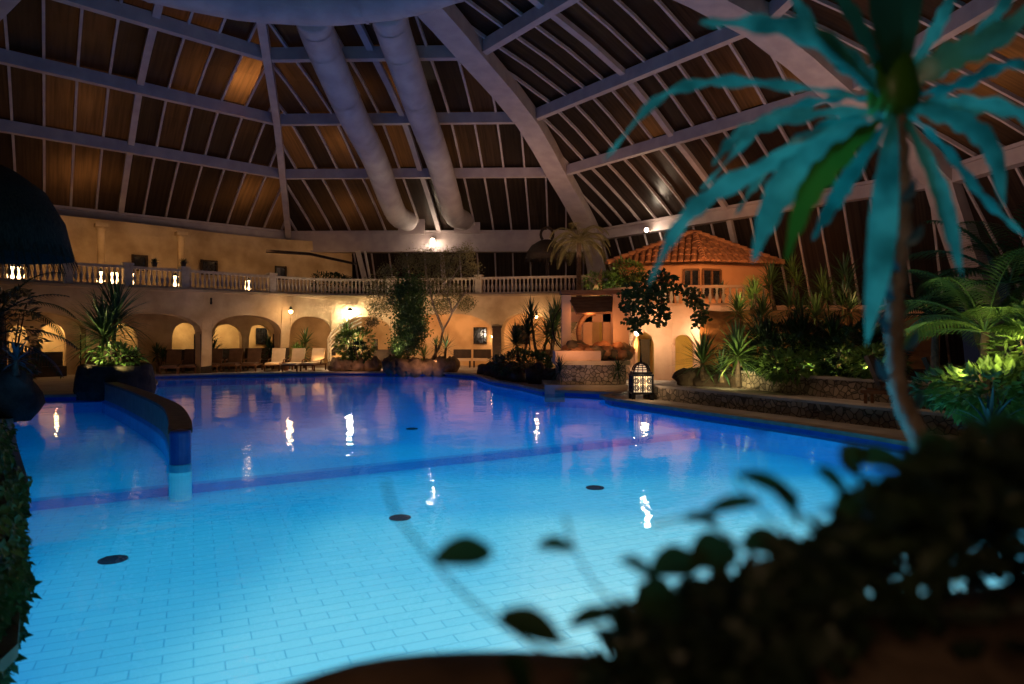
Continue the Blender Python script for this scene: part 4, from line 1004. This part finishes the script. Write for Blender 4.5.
for x,y,Yp,h,n,L_,lab,m,hd in yd:
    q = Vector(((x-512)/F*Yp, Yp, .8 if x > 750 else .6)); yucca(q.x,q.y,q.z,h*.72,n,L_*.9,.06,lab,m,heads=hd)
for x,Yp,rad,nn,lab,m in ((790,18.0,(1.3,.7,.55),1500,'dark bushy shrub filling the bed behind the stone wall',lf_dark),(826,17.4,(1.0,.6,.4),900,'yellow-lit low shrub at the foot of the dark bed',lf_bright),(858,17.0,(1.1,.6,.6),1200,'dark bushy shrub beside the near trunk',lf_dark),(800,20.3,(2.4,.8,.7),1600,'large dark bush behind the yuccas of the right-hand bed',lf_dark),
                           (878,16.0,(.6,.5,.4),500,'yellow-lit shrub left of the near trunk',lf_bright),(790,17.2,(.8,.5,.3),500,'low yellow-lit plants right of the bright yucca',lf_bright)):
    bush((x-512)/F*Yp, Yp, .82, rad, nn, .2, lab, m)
# upper terrace plants behind
for x,y,Yp,h,L_,lab,m in ((752,300,25,.5,.8,'lit spiky plant at the right end of the terrace balustrade',lf_bright),(742,318,24.6,.6,.8,'spiky plant below the terrace balustrade end',lf_mid),(775,292,26,1.0,.9,'tall thin spiky plant beside the house eave',lf_mid),(793,285,27,1.1,.9,'green spiky plant right of the house',lf_bright),(766,322,24,.7,.9,'dark spiky plant on the orange slope',lf_dark),
                       (795,318,24,.9,1.0,'dark spiky plant in the middle of the orange slope',lf_dark),(822,300,24.5,.9,.9,'spiky plant near the sloping glass',lf_mid),(850,290,24,1.1,1.0,'dark spiky plant against the sloping glass',lf_dark),(848,318,22.5,.9,.9,'low dark spiky plant right of the slope',lf_dark),(815,325,23,.8,.9,'dark spiky plant above the big bush',lf_dark)):
    q = P(x,y,Yp); yucca(q.x,q.y,q.z-h*.7,h*1.2,46,L_,.06,lab,m,heads=2)
# orange planted slope behind bed
b = MB(); 
for i in range(25):
    for j in range(7):
        x = 700+240*i/24; y = 372-62*j/6; Yp = 21.8+4.2*j/6; q = P(x,y,Yp); q.z += .25*noise.noise(q*.6); q.z = max(q.z,.3); b.v.append(q)
for i in range(24):
    for j in range(6): a = i*7+j; b.f.append((a,a+7,a+8,a+1))
struct(b.build('floor_slope', mat('slope_earth', (.42,.24,.10), (.2,.11,.05), scale=1.5, rough=.95, bump=.6)))
wl(P(770,296,21.6), ORANGE, 70, .2, -1.2); wl(P(820,290,21.8), (1,.5,.16), 80, .2, -1.2); light('SPOT', P(733,386,16.6), (1,.9,.45), 120, .1, to=P(738,355,17.8), spot=90); wl(P(750,296,24.0), (1,.75,.3), 24, .1); wl(P(860,300,22), (1,.5,.2), 25, .2)
for x_, y_, e in ((4.6,17.6,10),(5.6,15.8,10),(6.8,13.6,10),(8.0,11.6,10),(7.6,15.6,14),(9.2,13.2,12)): light('SPOT', (x_,y_,2.6), (1,.62,.36), e*1.5, .08, to=(x_+.35,y_+.2,.3), spot=120)  # spots without fixtures, added over the tiers to brighten the stones
for x,y,Yp,e in ((728,380,18.2,22),(745,372,18.0,12),(775,370,17.6,14),(812,368,17.2,26),(838,368,16.9,22),(868,368,16.4,16)):
    q = P(x,y,Yp); light('SPOT', q, (1,.85,.38), e*2.8, .12, to=q+Vector((.2,2,.9)), spot=140)
# right edge: lit palms and shrubs
for x,y,Yp,h,L_,lab,m,nf in ((985,330,10.0,1.2,1.5,'bright lit feathery palm at the right edge of the bed',lf_bright,16),(1010,320,11.2,2.0,1.8,'tall dark feathery palm behind the lit palm',lf_mid,16),(935,310,13.2,1.5,1.3,'dark thin-leaved palm right of the near trunk',lf_dark,14)):
    X = (x-512)/F*Yp; palm(X,Yp,.8,h,nf,L_,lab,m,droop=1.3,ll=.55,trunk_r=.07)
bush((1000-512)/F*9.4,9.4,.82,(.9,.6,.38),900,.18,'bright yellow-green lit shrub at the right edge', lf_bright); bush((955-512)/F*10.6,10.6,.82,(.6,.5,.28),500,.15,'low lit shrub right of the near trunk', lf_mid)
bush((1035-512)/F*9.5,9.3,.82,(.6,.6,.8),700,.18,'tall leafy lit shrub cut by the right edge', lf_bright)
yucca((990-512)/F*8.6,8.6,.5,.3,30,.55,.05,'small blue-lit branching plant low at the right edge',lf_gray,name='agave',cat='agave')
for q,e in ((P(965,375,9.4),22),(P(1000,362,8.9),26),(P(1025,340,9.0),16)): light('SPOT', q, (1,.88,.35), e*1.3, .1, to=q+Vector((.3,1.5,1.0)), spot=150)
o = copy_tree(L1); o.location = (8.3,14.5,.42); o.rotation_euler.z = .9; o['label'] = 'shadowed lounger behind the near trunk'; o = copy_tree(L1); o.location = (9.0,13.6,.42); o.rotation_euler.z = .9; o['label'] = 'shadowed lounger right of the near trunk on the bed terrace'
for i,(x,Yp,s) in enumerate(((700,18.2,.4),(940,11.6,.3))): pass

# ------------------------------------------------------------------ left ivy wall
iv = [Vector((x,y,0)) for x,y in ((-2.8,3.2),(-3.0,3.95),(-4.4,5.95),(-6.05,8.0),(-7.1,9.5))]
iw = spath([(v.x-.19,v.y-.08) for v in iv], 24)
light('SPOT', (-2.6,2.0,2.6), (.8,.9,.55), 26, .2, to=(-4.6,6.0,.6), spot=70)
struct(wallsweep(iw, .4, .0, .62).build('wall_planter_left', rockdark)); t = thing('ivy', (-4.4,5.2,.95), 'trailing dark green ivy covering the low wall at the left edge', 'ivy')
b = MB()
for i in range(5200):
    q = iw[R.randrange(len(iw)-1)].lerp(iw[R.randrange(len(iw)-1)], .0); z = R.uniform(-.05,.85)
    k = R.randrange(len(iw)-1); q = iw[k].lerp(iw[k+1], R.random())
    bulge = .24+.12*noise.noise(Vector((q.x*1.5,q.y*1.5,z*2)))+.04*R.random()
    q2 = Vector((q.x+bulge*.84, q.y+bulge*.55, z)) if z < .66 else Vector((q.x+R.uniform(-.25,.3), q.y+R.uniform(-.2,.2), z))
    b.leaf(q2, Vector((R.uniform(-.2,1),R.uniform(-1,.2),R.uniform(-1,.2))), Vector((.8,.1,.5)), R.uniform(.06,.11), .07)
b.build('foliage', lf_mid, t)

# ------------------------------------------------------------------ near plant with teal-lit leaves (right)
YD = 1.55
tpx = [(925,470,1.5),(918,435,1.5),(900,395,1.5),(895,340,1.5),(897,280,1.52),(902,220,1.53),(900,160,1.54),(896,100,1.55)]
root = P(940,620,1.45)
t = thing('dracaena', root, 'tall blurred near plant with long wavy teal-lit leaves', 'plant')
tq = catmull([root]+[P(*q) for q in tpx], 60)
MB().tube(tq, [.019+.003*math.sin(i*1.9) if i > 20 else .022 for i in range(61)], 10).build('stem', barkpale, t, smooth=True)
MB().blob(P(893,88,1.55), (.055,.05,.085), 3, .1).build('crown', lf_green, t, smooth=True)
LV = [([(885,92,1.55),(850,62,1.5),(790,30,1.45),(700,22,1.42)], 44, 't'),([(880,100,1.56),(800,88,1.6),(720,82,1.62),(660,98,1.62),(604,160,1.6)], 17, 't'),
 ([(880,108,1.55),(790,118,1.58),(740,135,1.6),(712,165,1.6)], 22, 't'),([(882,112,1.54),(800,150,1.5),(720,190,1.48),(680,225,1.47),(648,285,1.46)], 24, 't'),
 ([(884,118,1.52),(810,160,1.42),(775,200,1.4),(752,262,1.38)], 40, 't'),([(880,120,1.5),(835,160,1.38),(805,200,1.35),(785,262,1.33)], 30, 'g'),
 ([(888,120,1.55),(850,175,1.55),(832,205,1.55),(812,240,1.55)], 24, 't'),([(893,115,1.5),(884,200,1.42),(877,270,1.4),(866,345,1.38)], 38, 't'),
 ([(903,115,1.53),(935,180,1.5),(950,230,1.48),(962,278,1.47)], 28, 't'),([(905,108,1.55),(955,120,1.52),(990,150,1.5),(1004,210,1.5)], 40, 't'),
 ([(905,105,1.55),(960,105,1.58),(1020,115,1.6),(1060,165,1.6)], 30, 't'),([(905,98,1.55),(960,85,1.6),(1010,65,1.62),(1080,75,1.62)], 18, 't'),
 ([(903,90,1.54),(945,60,1.5),(990,40,1.48),(1060,-10,1.45)], 40, 't'),([(900,85,1.55),(930,40,1.57),(950,0,1.6),(975,-50,1.6)], 18, 't'),
 ([(893,85,1.52),(886,30,1.5),(880,-20,1.5),(872,-70,1.5)], 48, 'd'),([(888,88,1.55),(860,30,1.58),(835,-10,1.6),(805,-50,1.6)], 28, 'd'),([(897,85,1.55),(905,30,1.55),(912,-20,1.55),(925,-70,1.55)], 36, 'd'),
 ([(884,100,1.57),(830,100,1.65),(770,120,1.7),(700,190,1.7)], 16, 't'),([(905,110,1.57),(945,150,1.62),(985,200,1.65),(1030,240,1.65)], 20, 't'),([(900,95,1.57),(955,60,1.65),(1000,10,1.68),(1030,-40,1.7)], 20, 't'),
 ([(888,105,1.57),(820,130,1.62),(770,165,1.66),(735,215,1.68)], 18, 't'),([(880,96,1.53),(835,60,1.5),(800,10,1.48),(770,-50,1.46)], 24, 't')]
tealm = {'t': lf_teal_lit, 'g': lf_green, 'd': leafmat('leaf_deep', (.02,.10,.05), (.012,.05,.03))}
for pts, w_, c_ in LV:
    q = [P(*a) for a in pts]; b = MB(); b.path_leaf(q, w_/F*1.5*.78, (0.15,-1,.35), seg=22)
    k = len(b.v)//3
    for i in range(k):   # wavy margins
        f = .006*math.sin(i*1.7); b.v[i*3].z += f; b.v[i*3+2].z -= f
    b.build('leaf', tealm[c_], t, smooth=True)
for i, (x, y, dx) in enumerate(((897,300,-22),(905,245,18),(898,335,-20),(905,350,12),(890,380,-14),(900,270,-16),(912,410,10),(903,200,12))):
    MB().path_leaf([P(x,y,1.5),P(x+dx*.6,y-8,1.49),P(x+dx,y-22,1.48)], .022, (0,-1,.2), seg=6).build('leaf_scar', lf_gray, t)

# ------------------------------------------------------------------ near shrub and rocks (bottom right)
def outl(x):
    pts = [(300,700),(400,668),(500,676),(600,660),(640,600),(690,572),(750,560),(800,540),(850,500),(900,460),(960,440),(1060,425)]
    for (a,ya),(c_,yc) in zip(pts,pts[1:]):
        if a <= x <= c_: return ya+(yc-ya)*(x-a)/(c_-a)
    return 700
t = thing('boulder', (.02,.85,1.0), 'blurred brown boulder at the bottom edge in front of the pool', 'rock')
MB().blob((-.01,.85,1.30), (.52,.22,.295), 3, .05, 1.2, 28, 18).build('boulder_body', mat('boulder_brown', (.13,.075,.045), (.05,.03,.02), scale=7, rough=.9), t, smooth=True)
t = thing('boulder', (.69,.95,1.0), 'large dark boulder under the near shrub', 'rock')
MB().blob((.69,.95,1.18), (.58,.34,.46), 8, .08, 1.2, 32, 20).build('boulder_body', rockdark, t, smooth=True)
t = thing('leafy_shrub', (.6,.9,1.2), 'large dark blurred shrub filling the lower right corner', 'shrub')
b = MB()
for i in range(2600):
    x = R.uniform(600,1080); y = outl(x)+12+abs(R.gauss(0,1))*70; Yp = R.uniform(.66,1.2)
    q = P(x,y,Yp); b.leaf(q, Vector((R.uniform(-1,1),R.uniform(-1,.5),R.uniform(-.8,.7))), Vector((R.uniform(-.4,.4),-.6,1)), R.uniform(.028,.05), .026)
b.build('foliage', lf_shrub_shade, t)
b = MB(); st = MB()
edge = [((492,552),(430,562),1.0,.055),((573,548),(536,548),1.05,.03),((500,615),(566,645),.95,.048),((612,612),(566,628),1.0,.03),((620,635),(600,610),.95,.045),((655,578),(618,560),1.0,.03),((700,560),(648,574),1.05,.06),((735,545),(690,568),1.05,.07),
        ((800,500),(735,474),1.1,.045),((800,520),(772,492),1.1,.06),((845,470),(870,452),1.2,.07),((850,500),(815,470),1.15,.06),((790,545),(740,548),1.1,.06),((905,460),(850,462),1.2,.06),((960,445),(915,450),1.2,.06),((1000,440),(960,425),1.2,.06),((530,690),(500,660),.95,.05),((680,600),(640,612),1.0,.08),((760,500),(700,515),1.1,.03),((720,522),(680,520),1.1,.025),((870,500),(835,520),1.15,.06),((1020,420),(985,432),1.25,.05)]
for (x0,y0),(x1,y1),Yp,w_ in edge:
    Yp *= .68; w_ *= .68; a, e = P(x0,y0,Yp), P(x1,y1,Yp-.02); b.path_leaf([a, a.lerp(e,.5)+Vector((0,0,.004)), e], w_, (0,-.6,.8), peak=.4, seg=8)
for pts in ([(640,684,1.0),(560,660,1.0),(470,600,1.0),(400,520,1.0),(385,480,1.0)],[(660,640,1.05),(600,590,1.05),(575,550,1.05),(565,515,1.05)],[(700,620,1.0),(640,600,1.0),(612,615,1.0)],[(640,690,.95),(560,640,.95),(500,615,.95)],
            [(820,560,1.1),(760,510,1.1),(735,478,1.1)],[(760,560,1.1),(700,520,1.1),(650,525,1.1)]):
    st.tube(catmull([P(x,y,Y*.68) for x,y,Y in pts], 12), .0016, 5)
b.build('edge_leaves', leafmat('leaf_shrub_edge', (.03,.07,.02), (.015,.035,.012), trans=.25), t); st.build('stem', lf_shrub_shade, t)

struct(MB().box((.55,.98,.6),(1.9,.7,.96)).build('wall_planter_near', fieldstone))
# ------------------------------------------------------------------ blue pool light: added unseen grid of down-facing lights
BL = (.02,.30,1.0); CY = (.72,.92,1.0)
def pl(x,y,z,tx,ty_,col,e,size=.3,ang=150): light('SPOT', (x,y,z), col, e, size, to=(tx,ty_,-.5), spot=ang, name='pool_fill', blend=1)
def inside(x, y):
    c_ = False; k_ = len(pool)
    for i in range(k_):
        (x0,y0),(x1,y1) = pool[i], pool[i-1]
        if (y0 > y) != (y1 > y) and x < (x1-x0)*(y-y0)/(y1-y0)+x0: c_ = not c_
    return c_
cs = 2.6
for i in range(-7,4):
    for j in range(12):
        x, y = i*cs+1.3, 2.9+j*cs
        if not any(inside(x+dx*cs*.3, y+dy*cs*.3) for dx in (-1,0,1) for dy in (-1,0,1)): continue
        g_ = math.exp(-(((x-2.6)/5.6)**2+((y-5)/5.8)**2)); fa = 1-.4*min(1,max(0,(y-12)/16))
        fb = 1-.6*min(1,max(0,(-x-2)/7)); fa *= fb
        E_ = (math.pi*8.5*g_**1.8, math.pi*(.25+.32*math.exp(-((y-7)/9)**2)+1.0*g_)*fa, math.pi*(.76+.22*g_)*fa)
        mxe = max(E_); light('AREA', (x,y,-.12), tuple(v/mxe for v in E_), mxe*cs*cs*1.08, cs, to=(x,y,-5), name='pool_fill')
# added unseen lights outside, making warm patches on the smoky panels
def ext(px, py, ka, kb, e, col=(1,.50,.18), back=1.2):
    # intersect view ray with dome shell
    d = P(px,py,1)-Vector((0,0,EYE)); o = Vector((0,0,EYE)); A, B_ = Vector(VB[ka]), Vector(VB[kb]); dd = (B_-A).normalized(); nn = Vector((-dd.y,dd.x)); nn = nn if nn.dot(A-CC) > 0 else -nn
    D = nn.dot(A-CC); 
    for i in range(400):
        Y = 8+i*.1; q = o+d*Y; tt = 1-nn.dot(Vector((q.x,q.y))-CC)/D
        if tt < 1 and q.z > zt(max(tt,0)): break
        if tt < 0: break
    light('POINT', q+Vector((nn.x*back*.5, nn.y*back*.5, back)), col, e, .3, name='panel_glow_fill')
for px,py,ka,kb,e in ((245,78,'L','A',110),(98,22,'L','A',7),(84,100,'L','A',5),(80,172,'L','A',26),(110,178,'L','A',24),(228,200,'L','A',22),(246,190,'L','A',55),(258,65,'L','A',40),(252,130,'L','A',20),
                      (352,85,'A','B',45),(335,140,'A','B',40),(360,150,'A','B',18),(350,205,'A','B',32),(330,215,'A','B',20),(425,215,'A','B',10),(440,150,'A','B',8),(640,130,'B','C',12),(720,170,'B','C',30),(780,90,'B','C',14),(950,110,'C','D',70),(985,70,'C','D',60)):
    ext(px,py,ka,kb,e*3.2)
for px, py in ((438,218),(446,212)): ext(px,py,'A','B',20,(.6,.7,.15))
# soft interior fill by added area lights brightening the dome, no real fixtures
light('AREA', (-4,20,6.5), (.55,.50,1), 90, 16, to=(-4,22,14), sizey=16, name='dome_fill')
light('AREA', (2,31,6.3), (1,.6,.4), 75, 8, to=(2,35,11), sizey=4, name='dome_fill')
light('AREA', (10,20,5), (1,.6,.42), 170, 6, to=(12,24,12), sizey=6, name='dome_fill')
# bluish light on the near plant from an added unseen area light
light('AREA', (-.6,2.9,.2), (.05,.55,1), 100, .9, to=(.85,1.5,2.5), sizey=.6, name='pool_fill')
light('AREA', (-1.2,-2.2,3.2), (1,.62,.35), 24, .6, to=(.6,1.4,1.2), name='near_fill')  # added warm fill behind the camera for boulder, stem and shrub

w = bpy.data.worlds.new('World'); bpy.context.scene.world = w; w.use_nodes = True
w.node_tree.nodes['Background'].inputs[0].default_value = (.16,.17,.30,1); w.node_tree.nodes['Background'].inputs[1].default_value = .03
# camera
cd = bpy.data.cameras.new('camera'); cam = bpy.data.objects.new('camera', cd); COL.objects.link(cam)
cam.location = (0,0,EYE); cam.rotation_euler = (math.pi/2,0,0); cd.sensor_width = 36; cd.lens = 36*F/1024
cd.shift_y = (HZ-342)/1024; cd.clip_start = .05; cd.clip_end = 200
cd.dof.use_dof = True; cd.dof.focus_distance = 26; cd.dof.aperture_fstop = 1.5; cd.dof.aperture_blades = 0
s = bpy.context.scene; s.camera = cam
s.view_settings.view_transform = 'Standard'; s.view_settings.look = 'None'; s.view_settings.gamma = 1; s.view_settings.use_curve_mapping = False
s.view_settings.exposure = 0.0
s.cycles.max_bounces = 6; s.cycles.transparent_max_bounces = 12; s.cycles.diffuse_bounces = 3; s.cycles.glossy_bounces = 3
s.cycles.sample_clamp_indirect = 4
s.cycles.caustics_reflective = False; s.cycles.caustics_refractive = False
